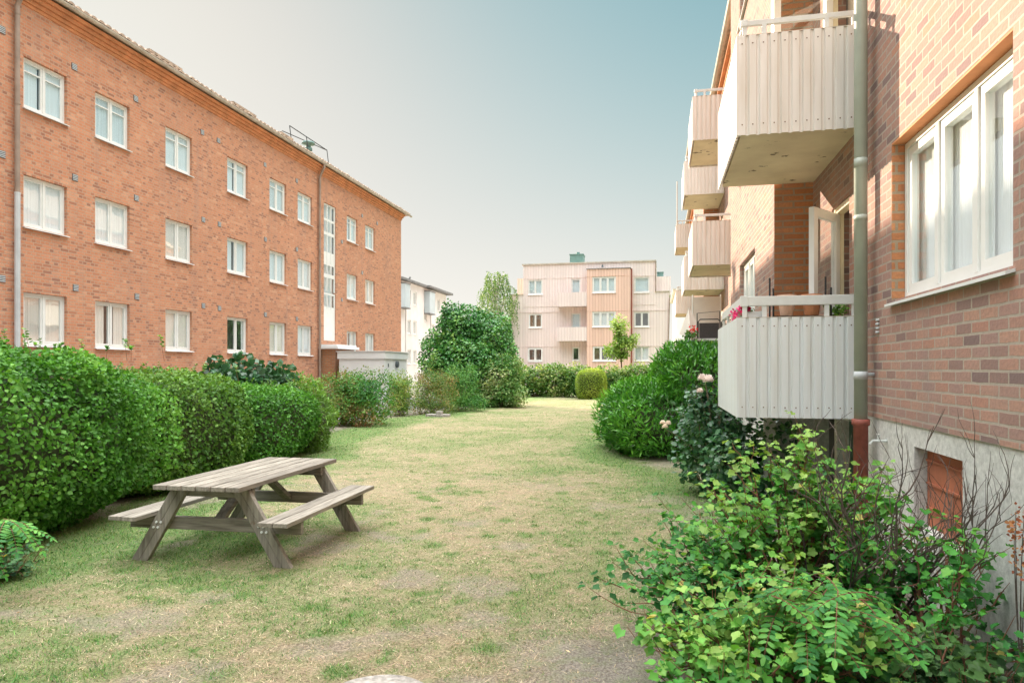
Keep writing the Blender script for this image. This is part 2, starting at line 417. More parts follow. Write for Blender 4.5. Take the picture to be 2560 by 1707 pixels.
class MB:
    def __init__(s):
        s.v, s.f, s.mi = [], [], []
    def face(s, pts, mi=0):
        n = len(s.v)
        s.v += [tuple(p) for p in pts]
        s.f.append(tuple(range(n, n + len(pts)))); s.mi.append(mi)
    def box(s, x0, x1, y0, y1, z0, z1, mi=0):
        s.prism([(x0, y0), (x1, y0), (x1, y1), (x0, y1)], z0, z1, mi)
    def prism(s, poly, z0, z1, mi=0):
        n = len(s.v); k = len(poly)
        s.v += [(x, y, z0) for x, y in poly] + [(x, y, z1) for x, y in poly]
        s.f.append(tuple(range(n + k - 1, n - 1, -1))); s.mi.append(mi)
        s.f.append(tuple(range(n + k, n + 2 * k))); s.mi.append(mi)
        for i in range(k):
            j = (i + 1) % k
            s.f.append((n + i, n + j, n + k + j, n + k + i)); s.mi.append(mi)
    def beam(s, a, b, w, h, up=(0, 0, 1), mi=0):
        a, b = Vector(a), Vector(b)
        d = (b - a).normalized()
        sd_ = d.cross(Vector(up)).normalized()
        u = sd_.cross(d).normalized()
        n = len(s.v)
        for p in (a, b):
            for i, j in ((-1, -1), (1, -1), (1, 1), (-1, 1)):
                s.v.append(tuple(p + sd_ * (i * w / 2) + u * (j * h / 2)))
        for f in ((3, 2, 1, 0), (4, 5, 6, 7), (0, 1, 5, 4), (1, 2, 6, 5), (2, 3, 7, 6), (3, 0, 4, 7)):
            s.f.append(tuple(n + q for q in f)); s.mi.append(mi)
    def tube(s, pts, r, n=8, mi=0, caps=True):
        pts = [Vector(p) for p in pts]
        rr = r if isinstance(r, (list, tuple)) else [r] * len(pts)
        base = len(s.v)
        prev = None
        for i, p in enumerate(pts):
            d = (pts[min(i + 1, len(pts) - 1)] - pts[max(i - 1, 0)]).normalized()
            if prev is None:
                a = d.orthogonal().normalized()
            else:
                a = (prev - d * prev.dot(d))
                a = a.normalized() if a.length > 1e-6 else d.orthogonal().normalized()
            prev = a
            b = d.cross(a)
            for k in range(n):
                t = 2 * math.pi * k / n
                s.v.append(tuple(p + (a * math.cos(t) + b * math.sin(t)) * rr[i]))
        for i in range(len(pts) - 1):
            for k in range(n):
                k2 = (k + 1) % n
                s.f.append((base + i * n + k, base + i * n + k2, base + (i + 1) * n + k2, base + (i + 1) * n + k)); s.mi.append(mi)
        if caps:
            s.f.append(tuple(base + k for k in range(n - 1, -1, -1))); s.mi.append(mi)
            e = base + (len(pts) - 1) * n
            s.f.append(tuple(e + k for k in range(n))); s.mi.append(mi)
    def lathe(s, prof, cx, cy, n=16, mi=0):
        base = len(s.v)
        for r, z in prof:
            for k in range(n):
                t = 2 * math.pi * k / n
                s.v.append((cx + r * math.cos(t), cy + r * math.sin(t), z))
        for i in range(len(prof) - 1):
            for k in range(n):
                k2 = (k + 1) % n
                s.f.append((base + i * n + k, base + i * n + k2, base + (i + 1) * n + k2, base + (i + 1) * n + k)); s.mi.append(mi)
    def build(s, name, mats, parent=None, smooth=False, bevel=0, solid=0):
        me = bpy.data.meshes.new(name)
        me.from_pydata(s.v, [], s.f)
        if not isinstance(mats, (list, tuple)): mats = [mats]
        for m in mats: me.materials.append(m)
        me.polygons.foreach_set('material_index', s.mi)
        if smooth:
            me.polygons.foreach_set('use_smooth', [True] * len(s.f))
        me.update()
        o = bpy.data.objects.new(name, me)
        COL.objects.link(o)
        if parent: o.parent = parent
        if bevel:
            b = o.modifiers.new('edge', 'BEVEL'); b.width = bevel; b.segments = 2; b.limit_method = 'ANGLE'
        if solid:
            b = o.modifiers.new('sheet', 'SOLIDIFY'); b.thickness = solid; b.offset = -1
        return o

# ------------------------------------------------------------------ noise in numpy
def vnoise(x, y, z=0.0, seed=0):
    x = np.asarray(x, float); y = np.asarray(y, float); z = np.zeros_like(x) + z
    xi, yi, zi = np.floor(x).astype(np.int64), np.floor(y).astype(np.int64), np.floor(z).astype(np.int64)
    fx, fy, fz = x - xi, y - yi, z - zi
    fx, fy, fz = (t * t * (3 - 2 * t) for t in (fx, fy, fz))
    def h(a, b, c):
        n = (a * 374761393 + b * 668265263 + c * 2147483647 + seed * 974634777) & 0xffffffff
        n = ((n ^ (n >> 13)) * 1274126177) & 0xffffffff
        return ((n ^ (n >> 16)) & 0xffff) / 65535.0
    r = 0
    for dx in (0, 1):
        for dy in (0, 1):
            for dz in (0, 1):
                w = (fx if dx else 1 - fx) * (fy if dy else 1 - fy) * (fz if dz else 1 - fz)
                r = r + w * h(xi + dx, yi + dy, zi + dz)
    return r
def fbm(x, y, z=0.0, o=4, seed=0):
    t, a, s = 0, 0.5, 0
    x = np.asarray(x, float); y = np.asarray(y, float)
    for i in range(o):
        t = t + a * vnoise(x, y, z, seed + i); s += a
        x, y = x * 2.03, y * 2.03
        z = z * 2.03
        a *= 0.5
    return t / s
def ss(a, b, x):
    t = np.clip((x - a) / (b - a), 0, 1)
    return t * t * (3 - 2 * t)

# ------------------------------------------------------------------ leaves
def norm(v):
    return v / np.maximum(np.linalg.norm(v, axis=1, keepdims=True), 1e-9)

OVAL = (np.array([(0, 0, 0), (0.36, 0.28, 0.07), (0.40, 0.62, 0.07), (0, 1, -0.05), (-0.40, 0.62, 0.07), (-0.36, 0.28, 0.07), (0, 0.5, -0.02)], float),
        [(0, 1, 6), (1, 2, 6), (2, 3, 6), (3, 4, 6), (4, 5, 6), (5, 0, 6)])
DIAM = (np.array([(0, 0, 0), (0.33, 0.5, 0.08), (0, 1, 0), (-0.33, 0.5, 0.08)], float), [(0, 1, 2), (0, 2, 3)])
LEAFLET = (np.array([(0, 0, 0), (0.20, 0.25, 0.05), (0.23, 0.6, 0.05), (0.1, 0.94, -0.01), (0, 1, -0.05), (-0.1, 0.94, -0.01), (-0.23, 0.6, 0.05), (-0.20, 0.25, 0.05), (0, 0.5, -0.02)], float), [(i, (i + 1) % 8, 8) for i in range(8)])
LANCE = (np.array([(0, 0, 0), (0.13, 0.4, 0.03), (0, 1, -0.08), (-0.13, 0.4, 0.03)], float), [(0, 1, 2), (0, 2, 3)])
_l = [(0.0, 0.02), (0.24, -0.07), (0.44, 0.06), (0.41, 0.27), (0.56, 0.50), (0.42, 0.68), (0.25, 0.72), (0.0, 1.0), (-0.25, 0.72), (-0.42, 0.68), (-0.56, 0.50), (-0.41, 0.27), (-0.44, 0.06), (-0.24, -0.07)]
LOBED = (np.array([(x, y, 0.34 * abs(x) - 0.22 * y * y + (0.06 if i % 2 else 0)) for i, (x, y) in enumerate(_l)] + [(0, 0.36, -0.05)], float),
         [(i, (i + 1) % 14, 14) for i in range(14)])

def leaves(name, P, D, Nn, size, tints, shape, mat, parent=None, smooth=False):
    """P base points, D leaf axis, Nn leaf normal, size per leaf, tints per leaf"""
    tv, tf = shape
    n, k = len(P), len(tv)
    D = norm(D)
    Nn = norm(Nn - D * np.sum(Nn * D, axis=1, keepdims=True))
    S = np.cross(D, Nn)
    size = np.broadcast_to(np.asarray(size, float), (n,))
    V = P[:, None, :] + size[:, None, None] * (tv[None, :, 0:1] * S[:, None, :] + tv[None, :, 1:2] * D[:, None, :] + tv[None, :, 2:3] * Nn[:, None, :])
    F = (np.array(tf)[None, :, :] + (np.arange(n) * k)[:, None, None]).reshape(-1, 3)
    return rawmesh(name, V.reshape(-1, 3), F, np.repeat(tints, k, axis=0), mat, parent, smooth)

def rawmesh(name, V, F, tint, mat, parent=None, smooth=False):
    me = bpy.data.meshes.new(name)
    nf, w = F.shape
    me.vertices.add(len(V)); me.vertices.foreach_set('co', V.astype(np.float32).ravel())
    me.loops.add(nf * w); me.loops.foreach_set('vertex_index', F.astype(np.int32).ravel())
    me.polygons.add(nf)
    me.polygons.foreach_set('loop_start', np.arange(0, nf * w, w, dtype=np.int32))
    if smooth: me.polygons.foreach_set('use_smooth', np.ones(nf, bool))
    a = me.attributes.new('tint', 'FLOAT_COLOR', 'POINT')
    c = np.ones((len(V), 4), np.float32); c[:, :3] = tint
    a.data.foreach_set('color', c.ravel())
    me.materials.append(mat)
    me.update(calc_edges=True)
    o = bpy.data.objects.new(name, me)
    COL.objects.link(o)
    if parent: o.parent = parent
    return o

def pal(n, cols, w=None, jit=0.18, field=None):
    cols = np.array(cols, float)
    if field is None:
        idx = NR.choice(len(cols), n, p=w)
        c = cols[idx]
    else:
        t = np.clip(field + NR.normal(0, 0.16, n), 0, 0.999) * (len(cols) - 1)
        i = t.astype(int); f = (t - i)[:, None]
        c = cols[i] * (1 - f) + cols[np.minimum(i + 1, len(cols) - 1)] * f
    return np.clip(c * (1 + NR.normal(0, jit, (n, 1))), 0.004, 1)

def shell(n, c, h, p=2.6, rz=0.0, amp=0.10, fs=1.6, seed=0, inner=0.16, zmin=0.02):
    """points near the displaced surface of a superellipsoid; c centre, h half extents"""
    h = np.array(h, float)
    A = np.array([h[1] * h[2], h[0] * h[2], h[0] * h[1]])
    ax = NR.choice(3, n, p=A / A.sum())
    q = NR.uniform(-1, 1, (n, 3)); q[np.arange(n), ax] = NR.choice([-1, 1], n)
    r = (np.abs(q) ** p).sum(1) ** (1 / p)
    u = q / r[:, None]
    g = np.sign(u) * np.abs(u) ** (p - 1) / h
    g = norm(g)
    pos = u * h
    d = (fbm(pos[:, 0] * fs + 9.1, pos[:, 1] * fs + 3.3, pos[:, 2] * fs + 5.7, 3, seed) - 0.5) * 2
    dep = -np.abs(NR.exponential(inner, n)) + 0.03
    pos = pos + g * (d * amp * 2 + np.maximum(dep, -0.8 * h.min()))[:, None]
    cz, sz = math.cos(rz), math.sin(rz)
    Rm = np.array([(cz, sz, 0), (-sz, cz, 0), (0, 0, 1)])
    pos, g = pos @ Rm, g @ Rm
    pos = pos + np.array(c)
    k = pos[:, 2] > zmin
    return pos[k], g[k], d[k], dep[k]

def foliage(name, parts, shape, size, cols, mat, parent, upb=0.35, seed=0, droop=0.0, spread=0.9, sj=0.25, jit=0.18):
    Ps, Gs, Ds = [], [], []
    for kw in parts:
        kw = dict(kw); n = kw.pop('n')
        p, g, d, dep = shell(n, seed=seed + len(Ps), **kw)
        Ps.append(p); Gs.append(g); Ds.append(d)
    P, G, Dd = np.concatenate(Ps), np.concatenate(Gs), np.concatenate(Ds)
    n = len(P)
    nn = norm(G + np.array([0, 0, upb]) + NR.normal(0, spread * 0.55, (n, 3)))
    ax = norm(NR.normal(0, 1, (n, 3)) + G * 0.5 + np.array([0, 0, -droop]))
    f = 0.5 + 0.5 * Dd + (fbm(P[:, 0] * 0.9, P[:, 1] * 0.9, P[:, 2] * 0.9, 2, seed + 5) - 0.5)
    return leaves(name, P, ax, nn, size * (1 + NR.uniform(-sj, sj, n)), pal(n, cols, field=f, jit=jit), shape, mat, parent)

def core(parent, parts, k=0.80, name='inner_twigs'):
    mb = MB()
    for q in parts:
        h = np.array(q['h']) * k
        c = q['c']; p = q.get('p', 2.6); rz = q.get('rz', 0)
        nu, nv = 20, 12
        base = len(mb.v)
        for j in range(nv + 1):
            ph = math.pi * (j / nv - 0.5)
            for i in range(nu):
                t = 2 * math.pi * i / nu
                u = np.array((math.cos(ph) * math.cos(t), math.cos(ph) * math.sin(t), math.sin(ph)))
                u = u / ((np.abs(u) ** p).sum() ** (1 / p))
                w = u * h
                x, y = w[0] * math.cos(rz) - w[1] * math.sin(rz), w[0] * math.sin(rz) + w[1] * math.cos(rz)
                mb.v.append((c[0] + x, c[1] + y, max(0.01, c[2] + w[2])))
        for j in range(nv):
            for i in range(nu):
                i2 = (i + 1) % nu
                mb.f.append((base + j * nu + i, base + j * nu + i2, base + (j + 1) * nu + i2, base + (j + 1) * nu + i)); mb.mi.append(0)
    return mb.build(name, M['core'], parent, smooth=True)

def curve_pts(a, b, bend, n=7):
    a, b = Vector(a), Vector(b)
    m = (a + b) / 2 + Vector(bend)
    return [a * (1 - t) ** 2 + m * (2 * t * (1 - t)) + b * t * t for t in [i / (n - 1) for i in range(n)]]

# ================================================================== WALLS
def wall(mb, axis, pos, sgn, a0, a1, z0, z1, openings, depth=0.14, room=0.5, mi=0, mroom=1):
    """vertical wall; axis 'x': plane X=pos, runs along Y; axis 'y': plane Y=pos, runs along X. sgn: outward direction"""
    A = sorted({a0, a1, *[o[0] for o in openings], *[o[1] for o in openings]})
    Z = sorted({z0, z1, *[o[2] for o in openings], *[o[3] for o in openings]})
    def P(a, z, d=0.0):
        return (pos - sgn * d, a, z) if axis == 'x' else (a, pos - sgn * d, z)
    for i in range(len(A) - 1):
        j = 0
        while j < len(Z) - 1:
            am, zm = (A[i] + A[i + 1]) / 2, (Z[j] + Z[j + 1]) / 2
            if any(o[0] < am < o[1] and o[2] < zm < o[3] for o in openings):
                j += 1; continue
            k = j + 1
            while k < len(Z) - 1 and not any(o[0] < am < o[1] and o[2] < (Z[k] + Z[k + 1]) / 2 < o[3] for o in openings):
                k += 1
            mb.face([P(A[i], Z[j]), P(A[i + 1], Z[j]), P(A[i + 1], Z[k]), P(A[i], Z[k])], mi)
            j = k
    for (b0, b1, y0, y1) in [o[:4] for o in openings]:
        for (d0, d1, m) in ((0, depth, mi), (depth, room, mroom)):
            mb.face([P(b0, y0, d0), P(b0, y0, d1), P(b0, y1, d1), P(b0, y1, d0)], m)
            mb.face([P(b1, y0, d0), P(b1, y1, d0), P(b1, y1, d1), P(b1, y0, d1)], m)
            mb.face([P(b0, y0, d0), P(b1, y0, d0), P(b1, y0, d1), P(b0, y0, d1)], m)
            mb.face([P(b0, y1, d0), P(b0, y1, d1), P(b1, y1, d1), P(b1, y1, d0)], m)
        mb.face([P(b0, y0, room), P(b1, y0, room), P(b1, y1, room), P(b0, y1, room)], mroom)

def window(parent, axis, pos, sgn, a0, a1, z0, z1, lights=2, depth=0.10, fw=0.055, sash=0.045, kind='curtain', cover=1.0, sill=0.07, glass='glass', fmat='white', name='window', top=None, cdepth=0.10):
    """white casement window set `depth` behind the face; children: pane, curtain, sill"""
    mb, gl, cu = MB(), MB(), MB()
    def box(m, b0, b1, y0, y1, d0, d1, mi=0):
        x0, x1 = sorted((pos - sgn * d0, pos - sgn * d1))
        if axis == 'x': m.box(x0, x1, b0, b1, y0, y1, mi)
        else: m.box(b0, b1, x0, x1, y0, y1, mi)
    g = 0.004
    a0, a1, z0, z1 = a0 + g, a1 - g, z0 + g, z1 - g
    d0, d1 = depth - 0.03, depth + 0.05
    box(mb, a0, a0 + fw, z0, z1, d0, d1); box(mb, a1 - fw, a1, z0, z1, d0, d1)
    box(mb, a0 + fw, a1 - fw, z0, z0 + fw, d0, d1); box(mb, a0 + fw, a1 - fw, z1 - fw, z1, d0, d1)
    w = (a1 - a0 - 2 * fw) / lights
    for i in range(lights):
        b0, b1 = a0 + fw + i * w, a0 + fw + (i + 1) * w
        if i:
            box(mb, b0 - 0.022, b0 + 0.022, z0 + fw, z1 - fw, d0 - 0.004, d1)
        c0, c1 = b0 + (0.022 if i else 0) + 0.003, b1 - (0.022 if i < lights - 1 else 0) - 0.003
        y0, y1 = z0 + fw + 0.003, z1 - fw - 0.003
        e0, e1 = d0 + 0.012, d1 - 0.012
        box(mb, c0, c0 + sash, y0, y1, e0, e1); box(mb, c1 - sash, c1, y0, y1, e0, e1)
        box(mb, c0 + sash, c1 - sash, y0, y0 + sash, e0, e1); box(mb, c0 + sash, c1 - sash, y1 - sash, y1, e0, e1)
        if top:
            zt = y1 - sash - (y1 - y0) * top
            box(mb, c0 + sash, c1 - sash, zt - 0.015, zt + 0.015, e0 + 0.002, e1 - 0.002)
        box(gl, c0 + sash, c1 - sash, y0 + sash, y1 - sash, d0 + 0.032, d0 + 0.038)
    W = mb.build(name, M[fmat], parent)
    gl.build('pane', M[glass], W)
    if kind:
        span = (a1 - a0 - 2 * fw)
        parts = [(0, 1)] if cover >= 1 else [(0, cover / 2), (1 - cover / 2, 1)]
        if kind == 'blind':
            parts = [(0, 1)]
        for (s0, s1) in parts:
            cu = MB()
            box(cu, a0 + fw + span * s0, a0 + fw + span * s1, (z1 - (z1 - z0) * cover if kind == 'blind' else z0 + 0.02), z1 - 0.02, depth + cdepth, depth + cdepth + 0.01)
            cu.build('curtain', M['curtain_cream' if kind == 'blind' else kind], W)
    if sill:
        sb = MB()
        zz = z0 - g
        if axis == 'x':
            x0 = pos - sgn * (depth - 0.03); x1 = pos + sgn * sill
            prof = [(x0, zz + 0.012), (x1, zz - 0.03), (x1, zz - 0.05), (x0, zz - 0.006)]
            n = len(sb.v)
            for yy in (a0 - 0.03, a1 + 0.03): sb.v += [(x, yy, z) for x, z in prof]
        else:
            x0 = pos - sgn * (depth - 0.03); x1 = pos + sgn * sill
            prof = [(x0, zz + 0.012), (x1, zz - 0.03), (x1, zz - 0.05), (x0, zz - 0.006)]
            n = len(sb.v)
            for yy in (a0 - 0.03, a1 + 0.03): sb.v += [(yy, x, z) for x, z in prof]
        for f in ((0, 1, 2, 3), (7, 6, 5, 4), (0, 4, 5, 1), (1, 5, 6, 2), (2, 6, 7, 3), (3, 7, 4, 0)):
            sb.f.append(tuple(n + q for q in f)); sb.mi.append(0)
        sb.build('sill', M['sill'], W)
    return W

def copy_tree(o, parent=None, delta=(0, 0, 0)):
    c = o.copy(); COL.objects.link(c)
    c.parent = parent
    c.location = Vector(o.location) + Vector(delta)
    for ch in list(o.children):
        if ch.name in bpy.data.objects: copy_tree(ch, c)
    return c

# ================================================================== ORANGE BRICK BLOCK (left)
XL = -14.7
LY0, LY1 = -8.0, 37.8
LB = thing('brick_apartment_block', 'long orange brick apartment block with three rows of white windows', 'building')
cols = [(1.6, 2.8), (4.4, 5.6), (9.2, 10.4), (13.42, 14.64), (15.53, 16.75), (18.2, 19.42), (21.26, 22.48), (23.92, 25.14), (26.04, 27.26), (30.65, 31.85), (32.79, 33.99)]
rows = [(2.21, 3.46), (5.02, 6.25), (7.84, 9.06)]
ops = [(a, b, z0, z1) for (a, b) in cols for (z0, z1) in rows]
stair = (28.32, 29.52, 2.9, 9.14)
ops.append(stair)
mb = MB()
wall(mb, 'x', XL, 1, LY0, LY1, 0.25, 10.26, ops, depth=0.12)
mb.face([(XL, LY1, 0.25), (-25.5, LY1, 0.25), (-25.5, LY1, 10.25), (XL, LY1, 10.25)])
mb.face([(XL, LY0, 0.25), (-25.5, LY0, 0.25), (-25.5, LY0, 10.25), (XL, LY0, 10.25)])
mb.face([(-25.5, LY0, 0.25), (-25.5, LY1, 0.25), (-25.5, LY1, 10.25), (-25.5, LY0, 10.25)])
mb.face([(-20.1, LY1, 13.2), (XL, LY1, 10.25), (-25.5, LY1, 10.25)])
mb.build('wall', [M['brick_orange'], M['interior']], LB)
mb = MB(); mb.box(-25.45, XL + 0.03, LY0 + 0.02, LY1 - 0.02, -0.1, 0.25); mb.build('plinth', M['concrete'], LB)
mb = MB()
for k, (z0, z1, o) in enumerate(((10.26, 10.34, 0.03), (10.34, 10.44, 0.07), (10.44, 10.54, 0.13), (10.54, 10.64, 0.20))):
    mb.box(XL - 0.2, XL + o, LY0 + 0.003 * k - o, LY1 + o - 0.02, z0, z1)
mb.build('cornice', M['cornice'], LB, bevel=0.01)
mb = MB()
gx = XL + 0.30
pr = [(gx + 0.075 * math.cos(t), 10.72 + 0.075 * math.sin(t)) for t in [math.pi + i * math.pi / 6 for i in range(7)]]
for (x0, z0), (x1, z1) in zip(pr[:-1], pr[1:]):
    mb.face([(x0, LY0 - 0.2, z0), (x0, LY1 + 0.9, z0), (x1, LY1 + 0.9, z1), (x1, LY0 - 0.2, z1)])
mb.face([(x, LY1 + 0.9, z) for x, z in pr]); mb.face([(x, LY0 - 0.2, z) for x, z in pr])
for y in np.arange(LY0, LY1, 0.9):
    mb.beam((gx - 0.1, y, 10.70), (gx + 0.08, y, 10.70), 0.025, 0.012)
mb.build('gutter', M['gutter'], LB, solid=0.008)
# tiled roof: courses of pan tiles with uneven front edges
mb = MB()
ridge, eave = (-20.1, 13.35), (XL + 0.30, 10.78)
y = LY0 - 0.2
tw = 0.24
while y < LY1 + 0.7:
    j = rnd.uniform(-0.012, 0.012) + (0.035 if rnd.random() < 0.05 else 0)
    xs = [(eave[0] + j, eave[1] + j * 0.2), (eave[0] - 2.7, (eave[1] + ridge[1]) / 2), ridge]
    prof = [(0, 0.0), (0.05, 0.055), (0.12, 0.07), (0.19, 0.05), (0.24, 0.0)]
    for (t0, h0), (t1, h1) in zip(prof[:-1], prof[1:]):
        mb.face([(xs[0][0], y + t0, xs[0][1] + h0), (xs[0][0], y + t1, xs[0][1] + h1), (xs[2][0], y + t1, xs[2][1] + h1), (xs[2][0], y + t0, xs[2][1] + h0)])
    mb.face([(xs[0][0], y + t, xs[0][1] + h) for t, h in prof])
    y += tw
mb.face([(-20.1, LY0 - 0.2, 13.35), (-20.1, LY1 + 0.7, 13.35), (-25.9, LY1 + 0.7, 10.7), (-25.9, LY0 - 0.2, 10.7)])
mb.face([(XL + 0.28, LY0 - 0.2, 10.70), (XL + 0.28, LY1 + 0.7, 10.70), (-25.9, LY1 + 0.7, 10.66), (-25.9, LY0 - 0.2, 10.66)])
mb.face([(XL + 0.28, LY1 + 0.68, 10.72), (-20.1, LY1 + 0.68, 13.33), (-25.9, LY1 + 0.68, 10.7)])
for (y0, y1) in ((21.2, 22.6), (12.2, 12.9), (17.2, 18.6), (24.3, 25.2)):     # slipped, thicker tile strips near the eave
    mb.box(eave[0] - 0.6, eave[0] - 0.02, y0, y1, 10.86, 10.93)
mb.build('roof', M['tile'], LB)
kinds = ['curtain_blue', 'curtain', 'curtain_cream', 'curtain_blue', 'curtain']
for ci, (a, b) in enumerate(cols):
    for ri, (z0, z1) in enumerate(rows):
        k = kinds[(ci * 3 + ri * 2) % 5] if ri else ('curtain_cream' if ci < 8 else 'curtain')
        cv = [1.0, 0.9, 1.0, 1.0, 0.7][(ci + ri * 3) % 5]
        if ri == 2: k, cv = 'curtain_blue', (1.0 if ci % 3 else 0.8)
        if ci == 6 and ri == 0: k, cv = 'curtain', 0.25
        window(LB, 'x', XL, 1, a, b, z0, z1, 2, depth=0.11, kind=k, cover=cv, glass='glass_bright' if (ci + ri) % 3 == 0 else 'glass', top=0.18 if ri == 2 else None, cdepth=0.04)
# tall stair window: white panels and glazed parts
sw = MB(); a, b = stair[0] + 0.004, stair[1] - 0.004
for (z0, z1) in ((2.904, 4.35), (5.78, 5.95), (6.35, 6.45), (7.72, 7.86), (8.36, 8.46)):
    sw.box(XL - 0.10, XL - 0.06, a, b, z0, z1)
for (z0, z1) in ((4.35, 5.0), (5.15, 5.78), (5.95, 6.35), (6.45, 7.72), (7.86, 8.36), (8.46, 9.136)):
    for yy in (a, a + 0.38, a + 0.76, b - 0.07):
        sw.box(XL - 0.10, XL - 0.05, yy, yy + 0.07, z0, z1)
for z in (5.0, 9.05): sw.box(XL - 0.10, XL - 0.055, a, b, z, z + 0.08)
sw.box(XL - 0.10, XL - 0.065, a, b, 6.45, 6.95); sw.box(XL - 0.10, XL - 0.067, a, b, 4.3, 4.45)
SW = sw.build('stair_window', M['white'], LB)
mb = MB(); mb.box(XL - 0.09, XL - 0.085, a + 0.01, b - 0.01, 2.95, 9.1); mb.build('pane', M['glass_bright'], SW)
mb = MB(); mb.box(XL - 0.22, XL - 0.20, a, b, 2.92, 9.1); mb.build('curtain', M['curtain'], SW)
# square dark wall vents
for (vy, vz) in [(12.87, 9.4), (12.87, 6.55), (12.87, 3.7), (14.86, 9.4), (14.88, 6.56), (14.9, 3.72), (16.98, 9.4), (17.0, 6.55), (17.02, 3.71), (19.92, 9.43), (19.97, 6.56), (19.97, 3.71), (20.77, 9.43), (20.82, 6.58), (20.82, 3.7), (23.6, 9.43), (23.63, 6.58), (23.63, 3.7), (25.95, 9.45), (25.96, 6.59), (25.96, 3.7), (27.95, 7.94), (27.97, 5.3), (30.12, 7.66), (30.12, 4.9), (32.4, 9.4), (32.4, 6.5), (34.3, 9.4)]:
    mb = MB()
    mb.box(XL, XL + 0.012, vy - 0.085, vy + 0.085, vz - 0.085, vz + 0.085, 1)
    for i in range(4):
        mb.box(XL + 0.012, XL + 0.02, vy - 0.075, vy + 0.075, vz - 0.07 + i * 0.04, vz - 0.05 + i * 0.04)
    mb.build('wall_vent', [M['pale_metal'], M['vent']], LB)
# downpipes
for (py, zc) in ((13.18, 5.75), (27.78, 0)):
    mb = MB()
    x = XL + 0.09
    mb.tube([(XL + 0.30, py, 10.66), (XL + 0.30, py, 10.5), (XL + 0.22, py, 10.36), (x, py, 10.1), (x, py, 9.9), (x, py, max(zc, 0.1))], 0.055, 10)
    if zc: mb.tube([(x, py, zc), (x, py, 0.1)], 0.06, 10, mi=1)
    for z in np.arange(1.5, 10, 2.1): mb.tube([(x, py, z), (x, py, z + 0.05)], 0.064, 10, mi=0 if z > zc else 1)
    mb.build('downpipe', [M['brown_metal'], M['pale_metal']], LB, smooth=False)
# brick entrance porch with concrete canopy
mb = MB()
mb.box(XL, XL + 0.75, 27.95, 28.35, 0.25, 2.5); mb.box(XL, XL + 0.75, 29.55, 29.85, 0.25, 2.5)
mb.box(XL, XL + 0.749, 28.35, 29.55, 2.25, 2.5)
PO = mb.build('entrance_porch', M['brick_warm'], LB)
mb = MB(); mb.box(XL, XL + 0.95, 27.8, 30.0, 2.502, 2.62); mb.box(XL, XL + 0.85, 27.88, 29.92, 2.62, 2.70); mb.build('canopy', M['sill'], PO, bevel=0.01)
mb = MB(); mb.box(XL, XL + 0.78, 27.9, 28.4, -0.05, 0.7); mb.build('base_block', M['concrete'], PO)
mb = MB(); mb.box(XL + 0.02, XL + 0.06, 28.36, 29.54, 0.25, 2.24); mb.build('door', M['hatch'], PO)
# railing and vent hat on the roof
mb = MB()
def rz_(x): return 10.8 + (XL + 0.3 - x) * 0.476
x0 = XL - 0.25
P = [(x0, 26.0), (x0, 27.4), (x0, 29.3)]
for (x, y) in P: mb.tube([(x, y, rz_(x) - 0.05), (x - 0.10, y, rz_(x) + 0.72)], 0.018, 6)
mb.tube([(x0 - 0.10, P[0][1], rz_(x0) + 0.72), (x0 - 0.10, P[2][1], rz_(x0) + 0.72)], 0.02, 6)
mb.tube([(x0 - 1.4, 27.6, rz_(x0) + 1.15), (x0 - 0.10, 29.3, rz_(x0) + 0.72)], 0.02, 6)
mb.build('roof_railing', M['black_metal'], LB)
mb = MB(); mb.lathe([(0.12, 10.9), (0.12, 11.25), (0.17, 11.28), (0.17, 11.4), (0.11, 11.45), (0.11, 11.55), (0.3, 11.58), (0.26, 11.66), (0.0, 11.7)], XL - 0.45, 27.75, 14)
mb.build('vent_hat', M['patina'], LB, smooth=True)

# ================================================================== SHED beside it
SH = thing('shed', 'low pale grey sheet-metal shed with round vent, beside the brick block', 'shed')
mb = MB(); mb.box(-13.6, -11.5, 27.6, 30.3, -0.05, 2.05); mb.build('wall', M['shed'], SH)
mb = MB(); mb.box(-13.66, -11.44, 27.54, 30.36, 2.05, 2.36); mb.build('roof_fascia', M['shed'], SH, bevel=0.01)
mb = MB(); mb.box(-13.7, -11.4, 27.5, 30.4, 2.36, 2.39); mb.build('roof', M['sill'], SH)
mb = MB(); mb.box(-11.5, -11.47, 28.55, 29.45, 0.05, 1.62); mb.build('door', M['shed'], SH, bevel=0.008)
mb = MB()
mb.tube([(-11.5, 29.0, 1.82), (-11.42, 29.0, 1.82)], 0.15, 20); mb.tube([(-11.42, 29.0, 1.82), (-11.40, 29.0, 1.82)], 0.10, 20)
mb.build('round_vent', M['vent'], SH)
mb = MB(); mb.box(-11.5, -11.47, 28.0, 28.06, 1.7, 1.85); mb.build('lock_plate', M['vent'], SH)

# ================================================================== RED BRICK HOUSE (right)
RB = thing('balcony_house', 'reddish brick house with corrugated balconies, right of the lawn', 'building')
XR, XB = 1.87, 1.42
S0 = [6.90, 15.4, 20.2, 28.9]          # start of each balcony stack
BL = 2.06
bays = [(8.97, 14.1), (22.27, 28.4)]
